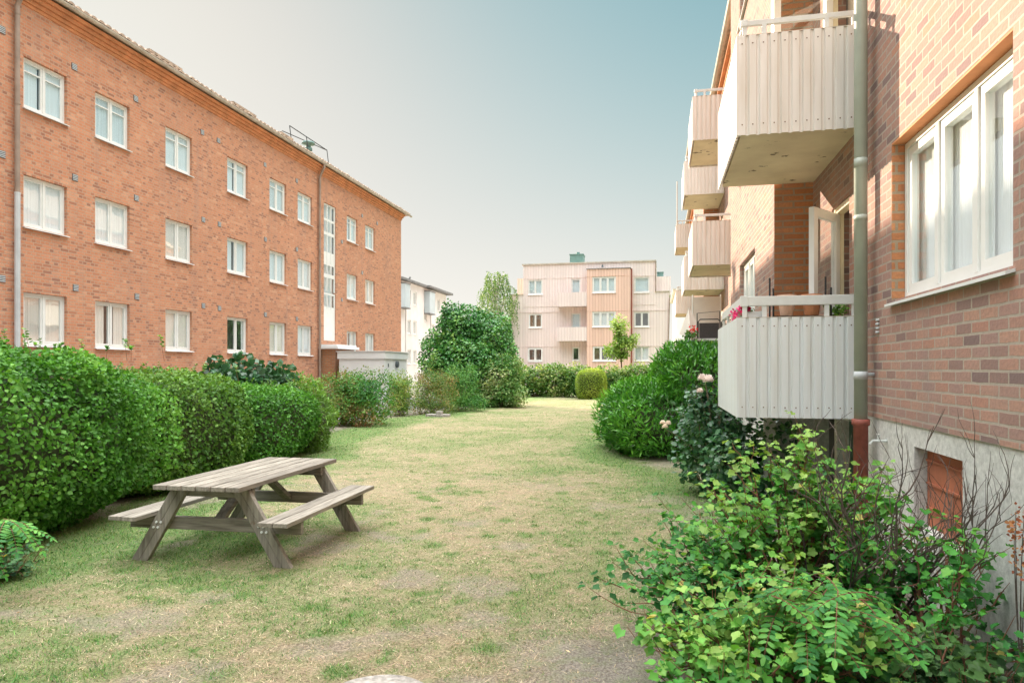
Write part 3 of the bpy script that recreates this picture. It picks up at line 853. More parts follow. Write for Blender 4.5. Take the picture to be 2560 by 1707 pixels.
# near facade and recess facades, X = XR
winN = (4.15, 6.10, 2.20, 3.48)
near_ops = [winN, (4.15, 5.95, 4.94, 6.2), (0.6, 2.4, 2.2, 3.48), (7.35, 8.05, 1.27, 3.38), (7.0, 8.3, 4.0, 6.1), (7.35, 8.05, 6.72, 8.8)]
mb = MB()
wall(mb, 'x', XR, -1, -6.0, 8.97, 1.22, 9.55, near_ops, depth=0.21, room=0.6)
wall(mb, 'x', XR, -1, 14.1, 22.27, 1.22, 9.55, [(15.9, 16.7, 1.27, 3.38), (15.9, 16.7, 4.0, 6.1), (15.9, 16.7, 6.72, 8.8), (20.7, 21.5, 1.27, 3.38), (20.7, 21.5, 4.0, 6.1), (20.7, 21.5, 6.72, 8.8)], depth=0.13)
wall(mb, 'x', XR, -1, 28.4, 40.0, 1.22, 9.55, [], depth=0.13)
for (b0, b1) in bays:
    ow = [(b0 + 1.72, b0 + 3.65, z, z + 1.28) for z in (2.17, 4.9, 7.6)]
    wall(mb, 'x', XB, -1, b0, b1, 1.22, 9.55, ow, depth=0.13)
mb.face([(XR, -6.0, -0.1), (12, -6.0, -0.1), (12, -6.0, 9.55), (XR, -6.0, 9.55)])
mb.face([(XR, 40, -0.1), (12, 40, -0.1), (12, 40, 9.55), (XR, 40, 9.55)])
mb.face([(12, -6, -0.1), (12, 40, -0.1), (12, 40, 9.55), (12, -6, 9.55)])
RW = mb.build('wall', [M['brick_red'], M['interior']], RB)
for yb_ in (bays[0][0], bays[0][1], bays[1][0], bays[1][1]):
    mb = MB(); mb.face([(XB, yb_, 1.22), (XR, yb_, 1.22), (XR, yb_, 9.55), (XB, yb_, 9.55)])
    mb.build('bay_side_wall', M['brick_warm'], RB)
# plinth with hatch niche and basement door opening
mb = MB()
hatch = (4.80, 5.63, 0.48, 1.065)
wall(mb, 'x', XR + 0.012, -1, -6, 8.97, -0.15, 1.22, [hatch, (7.15, 8.75, -0.1, 1.12)], depth=0.12, room=0.9)
mb.face([(XR + 0.012, -6, 1.22), (XR + 0.012, 8.97, 1.22), (XR - 0.001, 8.97, 1.2201), (XR - 0.001, -6, 1.2201)])
for (b0, b1) in bays: mb.box(XB + 0.012, 3.0, b0 - 0.0, b1, -0.15, 1.22)
mb.box(XR + 0.012, 3.0, 14.1, 22.27, -0.15, 1.22); mb.box(XR + 0.012, 3.0, 28.4, 40, -0.15, 1.22)
mb.build('plinth', [M['concrete'], M['interior']], RB)
mb = MB()
mb.box(XR + 0.10, XR + 0.13, hatch[0] + 0.004, hatch[1] - 0.004, hatch[2] + 0.004, hatch[3] - 0.004)
for z in (0.62, 0.80, 0.97): mb.box(XR + 0.085, XR + 0.10, hatch[0] + 0.02, hatch[1] - 0.02, z - 0.008, z + 0.008)
mb.build('hatch', M['hatch'], RB)
mb = MB()
mb.box(1.25, 1.37, 8.55, 8.67, -0.1, 1.10)
mb.build('balcony_post', M['concrete'], RB)
mb = MB(); mb.box(XR - 0.02, XR + 0.1, 7.75, 7.85, -0.1, 1.11)
mb.build('basement_door_post', M['concrete'], RB)
mb = MB(); mb.box(XR + 0.3, XR + 0.34, 7.2, 8.7, -0.1, 1.1); mb.build('basement_door', M['patina'], RB)
# garden tap
mb = MB()
mb.tube([(XR + 0.01, 6.25, 1.04), (XR - 0.10, 6.25, 1.04), (XR - 0.12, 6.25, 1.01)], 0.011, 8)
mb.tube([(XR - 0.055, 6.25, 1.04), (XR - 0.055, 6.25, 1.09)], 0.007, 8); mb.tube([(XR - 0.055, 6.22, 1.092), (XR - 0.055, 6.28, 1.092)], 0.008, 8)
mb.tube([(XR - 0.001, 6.25, 1.04), (XR + 0.0, 6.25, 1.04)], 0.02, 8)
mb.build('garden_tap', M['alu'], RB)
# windows
window(RB, 'x', XR, -1, winN[0], winN[1] - 0.014, winN[2], winN[3] - 0.016, lights=3, depth=0.125, fw=0.05, sash=0.062, kind='curtain', cover=1.0, sill=0.05, glass='glass_bright', cdepth=0.055)
window(RB, 'x', XR, -1, *near_ops[1], lights=3, depth=0.10, fw=0.05, sash=0.062, kind='curtain', sill=0.05)
window(RB, 'x', XR, -1, *near_ops[2], lights=3, depth=0.10, fw=0.05, sash=0.062, kind='curtain', sill=0.05)
for (b0, b1) in bays:
    for z in (2.17, 4.9, 7.6):
        window(RB, 'x', XB, -1, b0 + 1.72, b0 + 3.65, z, z + 1.28, lights=3, depth=0.10, fw=0.05, sash=0.055, kind='curtain', sill=0.05, glass='glass_bright')
mb = MB(); mb.box(XR + 0.001, XR + 0.205, winN[0] + 0.001, winN[1] - 0.001, winN[3] - 0.014, winN[3] - 0.001); mb.build('window_lintel', M['cornice'], RB)
mb = MB(); mb.box(XR + 0.001, XR + 0.205, winN[1] - 0.013, winN[1] - 0.001, winN[2] + 0.001, winN[3] - 0.015)
mb.build('window_reveal', M['brick_warm'], RB)
def french_door(y0, y1, z0, z1, ang=None, wleaf=None):
    fb = MB()
    x = XR + 0.06
    fb.box(x - 0.04, x + 0.05, y0 + 0.004, y0 + 0.06, z0, z1 - 0.004); fb.box(x - 0.04, x + 0.05, y1 - 0.06, y1 - 0.004, z0, z1 - 0.004); fb.box(x - 0.04, x + 0.05, y0 + 0.06, y1 - 0.06, z1 - 0.064, z1 - 0.004)
    F = fb.build('door_frame', M['cream'], RB)
    kb = MB(); kb.box(XR + 0.22, XR + 0.23, y0 + 0.02, y1 - 0.02, z0 + 0.02, z1 - 0.02); kb.build('curtain', M['curtain_cream'], F)
    w = (y1 - y0 - 0.12) if wleaf is None else wleaf
    lb, gb = MB(), MB()
    def b2(m, s0, s1, z_0, z_1, t):     # leaf built along -Y from its hinge, then turned
        m.box(-t, t, -s1, -s0, z_0, z_1)
    zb, zt = z0 + 0.02, z1 - 0.07
    b2(lb, 0, 0.085, zb, zt, 0.028); b2(lb, w - 0.085, w, zb, zt, 0.028); b2(lb, 0.085, w - 0.085, zb, zb + 0.30, 0.026); b2(lb, 0.085, w - 0.085, zt - 0.09, zt, 0.028)
    b2(gb, 0.085, w - 0.085, zb + 0.30, zt - 0.09, 0.004)
    Lf = lb.build('door_leaf', M['white'], F)
    Lf.location = (x - 0.02, y1 - 0.07, 0)
    Lf.rotation_euler = (0, 0, -(ang or 0))
    g = gb.build('glass', M['glass'], F)
    g.location = Lf.location; g.rotation_euler = Lf.rotation_euler
    hb = MB(); hb.box(-0.05, -0.028, -w + 0.03, -w + 0.055, z0 + 1.0, z0 + 1.14); h = hb.build('handle', M['alu'], F)
    h.location = Lf.location; h.rotation_euler = Lf.rotation_euler
french_door(7.35, 8.05, 1.27, 3.38, R(38))
french_door(7.0, 8.3, 4.0, 6.1, R(68), 0.72)
french_door(7.35, 8.05, 6.72, 8.8, 0)
for (a, b) in ((15.9, 16.7), (20.7, 21.5)):
    for z in (1.27, 4.0, 6.72): french_door(a, b, z, z + 2.1, 0)

def corr(mb, p, q, nrm, z0, z1, period=0.1, dep=0.02):
    """trapezoid corrugated sheet from p to q (XY) bulging along nrm"""
    p, q, nrm = Vector(p), Vector(q), Vector(nrm)
    L = (q - p).length; d = (q - p) / L
    k = max(1, round(L / period)); T = L / k
    pts = []
    for i in range(k):
        for f, o in ((0.0, 1), (0.62, 1), (0.70, 0), (0.92, 0)):
            pts.append(p + d * (T * (i + f)) + nrm * (dep * o))
    pts.append(q + nrm * dep)
    for a, b in zip(pts[:-1], pts[1:]):
        mb.face([(a.x, a.y, z0), (b.x, b.y, z0), (b.x, b.y, z1), (a.x, a.y, z1)])
    return T, k

def balcony(y0, zs, mat, fancy):
    """concrete slab with corrugated front and sides, aluminium rail"""
    xo = 0.768; y1 = y0 + BL
    xi = XR - 0.004
    sl = MB(); sl.box(xo + 0.03, xi, y0 + 0.03, y1 - 0.035, zs + 0.03, zs + 0.17)
    B = sl.build('balcony', M['slab'], RB)
    cl = MB()
    zt = zs + 0.955
    T, k = corr(cl, (xo, y0), (xi - 0.03, y0), (0, -1), zs, zt)
    corr(cl, (xo, y1), (xo, y0), (-1, 0), zs, zt)
    if y1 > 9 and not any(abs(y1 - b[0]) < 0.1 for b in bays): corr(cl, (xi - 0.03, y1), (xo, y1), (0, 1), zs, zt)
    corner = MB()
    cl.box(xo - 0.022, xo + 0.02, y0 - 0.022, y0 + 0.02, zs, zt)
    cl.build('cladding', M[mat], B, solid=0.003)
    sc = MB()
    for i in range(k):
        for z in (zs + 0.10, zt - 0.08):
            if fancy: sc.tube([(xo + T * (i + 0.3), y0 - 0.018, z + rnd.uniform(-.004, .004)), (xo + T * (i + 0.3), y0 - 0.0245, z)], 0.006, 6)
    if fancy: sc.build('screws', M['screw'], B)
    rl = MB()
    zr = zt + (0.165 if fancy == 1 else 0.14)
    hw, hh = (0.11, 0.09) if fancy == 1 else (0.07, 0.05)
    rl.beam((xo + 0.03, y0 + 0.05, zr), (xi, y0 + 0.05, zr), hw * 0.5, hh); rl.beam((xo + 0.055, y0 + 0.05 + hw * 0.26, zr + 0.001), (xo + 0.055, y1, zr + 0.001), hw * 0.5, hh)
    rl.box(xo + 0.02, xo + 0.09, y0 + 0.018, y0 + 0.10, zr - hh / 2 - 0.006, zr + hh / 2 + 0.006)
    for x in (xo + 0.06, xo + 0.24, xo + 0.80, xo + 1.04): rl.box(x - 0.022, x + 0.022, y0 + 0.03, y0 + 0.06, zs + 0.2, zr - hh / 2 + 0.001)
    for y in np.linspace(y0 + 0.5, y1 - 0.1, 4): rl.box(xo + 0.03, xo + 0.06, y - 0.02, y + 0.02, zs + 0.2, zr - hh / 2 + 0.001)
    rl.build('railing', M['alu'], B, bevel=0.004)
    tr = MB(); tr.box(xo - 0.012, xi - 0.03, y0 - 0.012, y0 + 0.03, zt + 0.001, zt + 0.008); tr.box(xo - 0.012, xo + 0.03, y0 + 0.03, y1, zt + 0.001, zt + 0.008)
    tr.build('top_trim', M['gutter'], B)
    return B
for si, y0 in enumerate(S0):
    for fi, zs in enumerate((1.176, 3.887, 6.61)):
        balcony(y0, zs, 'clad_grey' if (fi == 0 and si == 0) else 'clad', (1 if fi == 0 else 2) if si == 0 else 0)
# eave: soffit, cornice, gutter, roof
mb = MB()
for (a, b, x) in ((-6, 8.97, XR), (8.97, 14.1, XB), (14.1, 22.27, XR), (22.27, 28.4, XB), (28.4, 40, XR)):
    mb.box(x - 0.10, x + 0.3, a, b, 9.28, 9.42); mb.box(x - 0.20, x + 0.3, a, b, 9.42, 9.552)
mb.build('cornice', M['cornice'], RB)
mb = MB()
for (a, b, x) in ((-6, 8.97, XR), (8.97, 14.1, XB), (14.1, 22.27, XR), (22.27, 28.4, XB), (28.4, 40, XR)):
    mb.tube([(x - 0.31, a, 9.60), (x - 0.31, b, 9.60)], 0.07, 8)
mb.build('gutter', M['gutter'], RB)
mb = MB()
for (a, b, x) in ((-6, 8.97, XR), (8.97, 14.1, XB), (14.1, 22.27, XR), (22.27, 28.4, XB), (28.4, 40, XR)):
    for (p0, p1) in (((x - 0.30, 9.64), (7.0, 12.3)),):
        mb.face([(p0[0], a, p0[1]), (p0[0], b, p0[1]), (p1[0], b, p1[1]), (p1[0], a, p1[1])])
    mb.face([(x - 0.30, a, 9.555), (x - 0.30, b, 9.555), (7, b, 9.555), (7, a, 9.555)])
mb.face([(7, -6, 12.3), (7, 40, 12.3), (12.3, 40, 9.6), (12.3, -6, 9.6)])
mb.build('roof', M['tile'], RB)
# downpipe at the inner corner
mb = MB()
px, py = 1.76, 6.55
mb.tube([(px, py, 1.19), (px, py, 9.5)], 0.055, 14)
for z in (2.95, 5.1, 7.4): mb.tube([(px, py, z), (px, py, z + 0.05)], 0.0575, 14)
mb.tube([(px, py, 3.42), (px, py, 3.50)], 0.0568, 14)
mb.tube([(px, py, 1.55), (px, py, 1.62)], 0.058, 14, mi=2)
mb.tube([(px, py, -0.1), (px, py, 1.14), (px, py, 1.15), (px, py, 1.20)], [0.06, 0.06, 0.075, 0.075], 14, mi=1)
mb.box(px - 0.012, XR + 0.02, py - 0.012, py + 0.012, 1.58, 1.61, 2)
for i in range(4): mb.box(XR - 0.02, XR + 0.001, py - 0.14, py - 0.10, 1.95 + i * 0.035, 1.97 + i * 0.035, 2)
mb.build('downpipe', [M['green_metal'], M['rust_red'], M['pale_metal']], RB, smooth=True)

# ================================================================== PINK BUILDING (end of lawn)
YP = 55.2
PB = thing('pink_apartment_block', 'pale pink boarded apartment block with flat roof at end of the lawn', 'building')
w2 = lambda x0, x1, z0, z1: (x0, x1, z0, z1)
mainw = [(-10.39, -9.2, 7.68, 8.88), (-10.35, -9.24, 4.97, 6.09), (-10.39, -9.2, 2.2, 3.34), (-6.83, -6.08, 6.7, 8.88), (-6.83, -6.08, 3.9, 6.1), (-6.76, -6.16, 2.26, 3.35), (-1.80, -0.62, 7.65, 8.88), (-1.80, -0.62, 4.93, 6.11), (-1.80, -0.62, 2.24, 3.38)]
mb = MB()
wall(mb, 'y', YP, -1, -11.91, 0.9, 0.3, 7.68, [o for o in mainw if o[3] < 7] , depth=0.08)
wall(mb, 'y', YP - 0.02, -1, -10.8, -0.17, 6.66, 10.1, [o for o in mainw if o[3] > 7], depth=0.08)
mb.box(-11.91, 0.9, YP + 0.6, YP + 12, 0.3, 7.66); mb.box(-10.8, -0.17, YP + 0.6, YP + 12, 7.66, 10.08)
for x in (-11.91, 0.9): mb.face([(x, YP, 0.3), (x, YP + 0.62, 0.3), (x, YP + 0.62, 7.68), (x, YP, 7.68)])
for x in (-10.8, -0.17): mb.face([(x, YP - 0.02, 6.66), (x, YP + 0.62, 6.66), (x, YP + 0.62, 10.1), (x, YP - 0.02, 10.1)])
mb.build('wall', [M['board_pink'], M['interior']], PB)
mb = MB(); mb.box(-11.85, 0.85, YP + 0.03, YP + 11.9, -0.1, 0.3); mb.build('plinth', M['concrete'], PB)
mb = MB()
mb.box(-10.9, -0.07, YP - 0.10, YP + 12.1, 10.1, 10.2); mb.box(-11.97, -10.8, YP - 0.06, YP + 12, 7.68, 7.74); mb.box(-0.17, 0.96, YP - 0.06, YP + 12, 7.68, 7.74)
mb.build('roof', M['gutter'], PB)
mb = MB(); mb.box(-11.95, -10.82, YP + 3.2, YP + 11, 7.75, 9.45); mb.build('upper_storey', M['board_rose'], PB)
mb = MB(); mb.box(-0.15, 1.1, YP + 3.2, YP + 11, 7.75, 9.3); mb.build('upper_storey', M['board_pink'], PB)
# projecting rose bay
by = YP - 0.9
k = by / YP
bx0, bx1 = -5.57 * k, -2.11 * k
zz = lambda z: 1.65 + (z - 1.65) * k
bw = [(-5.13 * k, -3.25 * k, zz(7.71), zz(9.0)), (-5.13 * k, -3.25 * k, zz(4.96), zz(6.2)), (-5.1 * k, -3.25 * k, zz(2.22), zz(3.41))]
mb = MB()
wall(mb, 'y', by, -1, bx0, bx1, 0.2, zz(9.62), bw, depth=0.08, room=0.6)
for x in (bx0, bx1): mb.face([(x, by, 0.2), (x, YP - 0.03, 0.2), (x, YP - 0.03, zz(9.62)), (x, by, zz(9.62))])
BY = mb.build('projecting_bay', [M['board_rose'], M['interior']], PB)
mb = MB(); mb.box(bx0 - 0.05, bx1 + 0.05, by - 0.05, YP - 0.03, zz(9.62), zz(9.62) + 0.05); mb.build('bay_roof', M['roof_felt'], PB)
mb = MB()
for z in (zz(9.05), zz(6.25), zz(3.45)): mb.box(bx0, bx1, by - 0.018, by, z - 0.02, z + 0.02)
mb.build('floor_band', M['board_rose'], PB)
mb = MB()
for z in (8.99, 6.23, 3.41):
    for (x0, x1) in ((-11.9 if z < 7 else -10.79, bx0 - 0.01), (bx1 + 0.01, 0.89 if z < 7 else -0.18)):
        mb = MB(); mb.box(x0, x1, YP - 0.038, YP - 0.02, z - 0.02, z + 0.02); mb.build('floor_band', M['board_pink'], PB)
for i, o in enumerate(bw): window(PB, 'y', by, -1, *o, lights=3, depth=0.06, fw=0.07, sash=0.06, kind=['curtain_blue', 'curtain', 'curtain_brown'][i], cover=0.5 if i == 2 else 1.0, sill=0.06, glass='glass_bright', cdepth=0.1)
kk = ['curtain_blue', 'curtain_brown', None, 'curtain_blue', 'curtain_blue', None, 'curtain_blue', None, 'curtain']
for i, o in enumerate(mainw):
    window(PB, 'y', YP - (0.02 if o[3] > 7 else 0), -1, *o, lights=1 if (3 <= i <= 5 or i == 6) else 2, depth=0.06, fw=0.05, sash=0.05, kind=kk[i], sill=0.06 if not 3 <= i <= 4 else 0, glass='glass_bright', cdepth=0.1)
# tilted open sash under the ground-floor window
mb = MB()
mb.beam((-10.36, YP - 0.28, 2.3), (-9.24, YP - 0.28, 2.3), 0.06, 0.07); mb.beam((-10.36, YP - 0.06, 3.2), (-9.24, YP - 0.06, 3.2), 0.06, 0.07)
for x in (-10.36, -9.8, -9.24): mb.beam((x, YP - 0.28, 2.3), (x, YP - 0.06, 3.2), 0.07, 0.05, up=(1, 0, 0))
mb.build('open_sash', M['white'], PB)
for (z0, z1) in ((zz(6.66), zz(7.80)), (zz(3.85), zz(4.98))):
    mb = MB(); x0, x1 = -8.0 * k, bx0 - 0.01
    mb.box(x0, x1, by, by + 0.05, z0, z1); mb.box(x0, x0 + 0.05, by + 0.05, YP - 0.025, z0, z1); mb.box(x0 + 0.05, x1, by + 0.05, YP - 0.025, z0 + 0.01, z0 + 0.15)
    mb.build('balcony', M['board_pink'], PB)
mb = MB(); mb.tube([(bx1 + 0.1, by + 0.2, 0.2), (bx1 + 0.1, by + 0.2, zz(9.6))], 0.06, 8); mb.build('downpipe', M['rust_red'], PB)
mb = MB(); mb.tube([(0.75, YP - 0.07, 0.2), (0.95, YP - 0.07, 7.2)], 0.05, 8); mb.tube([(-0.13, YP - 0.1, 7.7), (-0.13, YP - 0.1, 10.1)], 0.045, 8); mb.build('downpipe', M['brown_metal'], PB)
mb = MB(); mb.box(-7.15, -6.05, YP + 1.6, YP + 3.0, 10.2, 11.1); mb.box(-7.2, -6.0, YP + 1.55, YP + 3.05, 11.1, 11.16); mb.tube([(-6.55, YP + 2.3, 11.16), (-6.55, YP + 2.3, 11.4)], 0.15, 10); mb.build('roof_vent_house', M['patina'], PB)
mb = MB(); mb.box(-0.02, 0.5, YP + 4, YP + 4.8, 9.3, 9.75); mb.box(-0.05, 0.53, YP + 3.97, YP + 4.83, 9.75, 9.8); mb.build('roof_vent_house', M['patina'], PB)
mb = MB()
mb.lathe([(0.0, 0.0), (0.2, 0.02), (0.36, 0.075), (0.42, 0.12)], 0, 0, 20)
D = mb.build('satellite_dish', M['sill'], PB, smooth=True, solid=0.015); D.location = (-11.75, YP - 0.55, 8.0); D.rotation_euler = (R(80), 0, R(-15))
mb = MB(); mb.tube([(-11.75, YP - 0.5, 8.0), (-11.75, YP - 0.1, 7.8), (-11.75, YP + 0.02, 7.5)], 0.025, 6); mb.build('dish_arm', M['gutter'], PB)
mb = MB(); mb.lathe([(0.05, 9.9), (0.09, 9.75), (0.0, 9.73)], -4.3, YP - 0.16, 10); mb.beam((-4.3, YP - 0.02, 9.95), (-4.3, YP - 0.2, 9.9), 0.04, 0.04); mb.build('wall_lamp', M['vent'], PB)

# ================================================================== WHITE BUILDINGS FAR OFF
WB = thing('white_apartment_block', 'white rendered apartment block far off behind the brick block', 'building')
XW = -21.9
mb = MB()
ops = []
for zz0 in (2.05, 4.75, 7.45):
    for a in (57.9, 59.4, 64.6, 66.4): ops.append((a, a + 0.85, zz0, zz0 + 1.25))
ops.append((62.3, 63.1, 6.2, 7.3)); ops.append((62.3, 63.1, 3.4, 4.5)); ops.append((60.6, 62.6, 0.1, 1.15))
wall(mb, 'x', XW, 1, 55.8, 69.3, -0.1, 9.35, ops, depth=0.12)
mb.face([(XW, 69.3, -0.1), (-33, 69.3, -0.1), (-33, 69.3, 9.35), (XW, 69.3, 9.35)]); mb.face([(XW, 55.8, -0.1), (-33, 55.8, -0.1), (-33, 55.8, 9.35), (XW, 55.8, 9.35)]); mb.face([(-33, 55.8, -0.1), (-33, 69.3, -0.1), (-33, 69.3, 9.35), (-33, 55.8, 9.35)])
mb.build('wall', [M['stucco_white'], M['interior']], WB)
for o in ops[:-1]: window(WB, 'x', XW, 1, *o, lights=2, depth=0.09, kind='curtain_cream', sill=0.06, glass='glass', fw=0.06, sash=0.05)
mb = MB(); mb.box(XW - 0.12, XW - 0.08, 60.61, 62.59, 0.1, 1.14)
for i in range(12): mb.box(XW - 0.08, XW - 0.05, 60.7 + i * 0.155, 60.75 + i * 0.155, 0.12, 1.12)
mb.build('cellar_louvre', M['gutter'], WB)
mb = MB(); mb.box(-33.3, XW + 0.4, 55.6, 62.0, 9.35, 9.55); mb.box(-33.3, XW + 0.7, 62.0, 69.6, 9.35, 9.55); mb.build('roof', M['roof_felt'], WB)
for (a, b) in ((55.9, 57.1), (62.4, 64.0)):
    mb = MB(); mb.box(XW, XW + 0.55, a, b, 6.95, 9.0); mb.box(XW, XW + 0.6, a - 0.03, b + 0.03, 9.0, 9.1, 1); mb.box(XW, XW + 0.58, a - 0.02, b + 0.02, 6.85, 6.95, 1)
    mb.build('oriel', [M['stucco_blue'], M['roof_felt']], WB)
mb = MB(); mb.tube([(XW + 0.06, 57.35, 0), (XW + 0.06, 57.35, 9.3)], 0.06, 8); mb.tube([(XW + 0.06, 64.2, 0), (XW + 0.06, 64.2, 9.3)], 0.06, 8); mb.build('downpipe', M['stucco_white'], WB)
mb = MB(); mb.tube([(XW - 0.6, 60, 9.55), (XW - 0.6, 60, 10.0), (XW - 0.5, 60, 10.1)], 0.09, 8); mb.tube([(XW - 1.6, 57.5, 9.55), (XW - 1.6, 57.5, 10.0)], 0.12, 8); mb.build('roof_vent', M['roof_felt'], WB)

FB = thing('pale_house', 'pale house at far right, half hidden behind the pink block and balconies', 'building')
mb = MB()
ops = [(3.4, 4.3, 5.4, 6.9), (6.0, 7.2, 5.4, 6.9), (3.4, 4.3, 2.4, 3.8), (6.0, 7.2, 2.4, 3.8)]
wall(mb, 'y', 70, -1, 1.8, 14, -0.1, 9.4, ops, depth=0.12)
mb.face([(1.8, 70, -0.1), (1.8, 84, -0.1), (1.8, 84, 9.4), (1.8, 70, 9.4)]); mb.face([(14, 70, -0.1), (14, 84, -0.1), (14, 84, 9.4), (14, 70, 9.4)])
mb.build('wall', [M['stucco_white'], M['interior']], FB)
for o in ops: window(FB, 'y', 70, -1, *o, lights=2, depth=0.08, kind='curtain', glass='glass')
mb = MB(); mb.box(1.5, 14.3, 69.7, 84.3, 9.4, 9.55); mb.build('roof', M['gutter'], FB)

# ================================================================== GROUND
def bed_edge(y):
    """X where the lawn ends and the planting bed on the right begins"""
    return np.interp(y, [0, 3.3, 4.2, 5.2, 6.5, 8.0, 9.0, 10.2, 11.5, 12.6, 14, 16, 18, 30], [-0.2, -0.25, -0.15, 0.15, 0.55, 0.72, 0.66, 0.42, 0.0, -0.8, -1.1, -0.7, 0.2, 0.6])
def hedge_edge(y):
    return np.interp(y, [0, 4.5, 7.0, 9.5, 12.0, 13.5, 20, 30, 38], [-5.7, -5.75, -6.0, -6.4, -6.8, -7.4, -8.4, -7.2, -7.2])
TUFTS = [(rnd.uniform(-5.2, 0.5), 2.3 + 8.5 * rnd.random() ** 1.5, rnd.uniform(0.04, 0.14)) for _ in range(300)]
def cover(x, y):
    """fractions of green grass and bare soil"""
    big = fbm(x * 0.55, y * 0.55, 0, 4, 21)
    mid = fbm(x * 2.1, y * 2.1, 0, 4, 33)
    clump = fbm(x * 6.5, y * 6.5, 0, 3, 55)
    fine = fbm(x * 19, y * 19, 0, 3, 71)
    wx, wy = x + 0.5 * (mid - 0.5), y + 0.5 * (clump - 0.5)
    mid2 = fbm(wx * 1.7 + 7, wy * 1.7, 0, 5, 35)
    g = 0.40 + 1.0 * (big - 0.5) + 1.2 * (mid2 - 0.5) + 1.3 * (fine - 0.5) + 0.30 * ss(-1.5, -4.2, x) * ss(9, 5, y) + 0.18 * ss(6, 13, y)
    g = np.clip(g, 0, 1) * 0.85
    for (tx, ty, tr) in TUFTS:
        k = (np.abs(x - tx) < 3 * tr) & (np.abs(y - ty) < 3 * tr)
        if k.any():
            g[k] = np.maximum(g[k], 1.35 * np.exp(-((x[k] - tx) ** 2 + (y[k] - ty) ** 2) / (tr * tr)) * (0.35 + 0.9 * clump[k]))
    be, he = bed_edge(y), hedge_edge(y)
    db, dh = be - x, x - he
    g = np.clip(g + 0.95 * ss(1.0, 0.2, db + 0.5 * (mid - 0.5)) * ss(6.0, 8.5, y) + 1.0 * ss(1.5, 0.5, dh + 0.9 * (mid - 0.5)) * ss(3.0, 5.0, y), 0, 1)
    tb = np.exp(-(((x + 4.1) / 0.85) ** 2 + ((y - 5.9) / 1.1) ** 2) * 1.2)
    g = np.clip(g + 1.1 * tb * (0.35 + mid), 0, 1)
    s = ss(0.25, -0.35, db + 1.3 * (mid - 0.5) + 0.35 * ss(7, 9.5, y)) * ss(16, 10, y)
    s = np.maximum(s, ss(1.25, 0.15, np.hypot((x + 0.1) / 0.8, (y - 3.7) / 1.0) + 0.8 * (mid - 0.5)))
    s = np.maximum(s, 0.55 * ss(0.60, 0.72, fbm(x * 1.6 + 40, y * 1.6, 0, 4, 77)) * ss(12, 6, y))
    s = np.maximum(s, ss(-0.2, -0.5, dh))
    return np.clip(g, 0, 1) * (1 - 0.75 * s), s
STRAW, STRAW2 = np.array((0.48, 0.375, 0.265)), np.array((0.56, 0.46, 0.335))
GREEN, GREEN2 = np.array((0.06, 0.21, 0.045)), np.array((0.14, 0.31, 0.065))
SOIL = np.array((0.37, 0.335, 0.30))
def lawn_tint(x, y):
    g, s = cover(x, y)
    t = fbm(x * 7, y * 7, 0, 3, 91)[:, None]
    c = STRAW * (1 - t) + STRAW2 * t
    gg = GREEN * (1 - t) + GREEN2 * t
    c = c * (1 - 0.72 * g[:, None]) + gg * 0.72 * g[:, None]
    return c * (1 - s[:, None]) + SOIL * (0.8 + 0.4 * t) * s[:, None]
gxs = np.concatenate([[-400, -150, -60, -30, -18], np.arange(-14, -8, 0.5), np.arange(-8, 2.6, 0.06), np.arange(2.7, 6, 0.6), [10, 30, 100, 400]])
gys = np.concatenate([[-200, -50, -15, -6, -2], np.arange(0, 2, 0.2), np.arange(2, 12, 0.06), np.arange(12, 24, 0.12), np.arange(24, 46, 0.4), [50, 60, 80, 130, 300, 900]])
GX, GY = np.meshgrid(gxs, gys)
gx_, gy_ = GX.ravel(), GY.ravel()
near = ss(-9, -7.5, gx_) * ss(3.0, 2.2, gx_) * ss(45, 38, gy_) * ss(-1, 1, gy_)
gz = near * (0.05 * (fbm(gx_ * 0.6, gy_ * 0.6, 0, 3, 5) - 0.5) + 0.022 * (fbm(gx_ * 4, gy_ * 4, 0, 3, 6) - 0.5))
nx, ny = len(gxs), len(gys)
ii = (np.arange(ny - 1)[:, None] * nx + np.arange(nx - 1)[None, :]).ravel()
GF = np.stack([ii, ii + 1, ii + nx + 1, ii + nx], 1)
lawn = rawmesh('lawn', np.stack([gx_, gy_, gz], 1), GF, lawn_tint(gx_, gy_), M['lawn'], None, True)
tag(lawn, 'dry straw-coloured lawn with green patches running away between the two brick buildings', 'lawn', kind='structure')
def ground_z(x, y):
    x = np.atleast_1d(np.asarray(x, float)); y = np.atleast_1d(np.asarray(y, float))
    n_ = ss(-9, -7.5, x) * ss(3.0, 2.2, x) * ss(45, 38, y) * ss(-1, 1, y)
    return n_ * (0.05 * (fbm(x * 0.6, y * 0.6, 0, 3, 5) - 0.5) + 0.022 * (fbm(x * 4, y * 4, 0, 3, 6) - 0.5))
mb = MB()
ny_ = 60
for i in range(ny_):
    y0, y1 = -20 + i * 2, -18 + i * 2
    mb.face([(-13.4, y0, 0.012), (-9.7, y0, 0.012), (-9.7, y1, 0.012), (-13.4, y1, 0.012)])
tag(mb.build('road', M['asphalt'], None), 'pale asphalt lane between the bushes and the orange brick block', 'road', kind='structure')

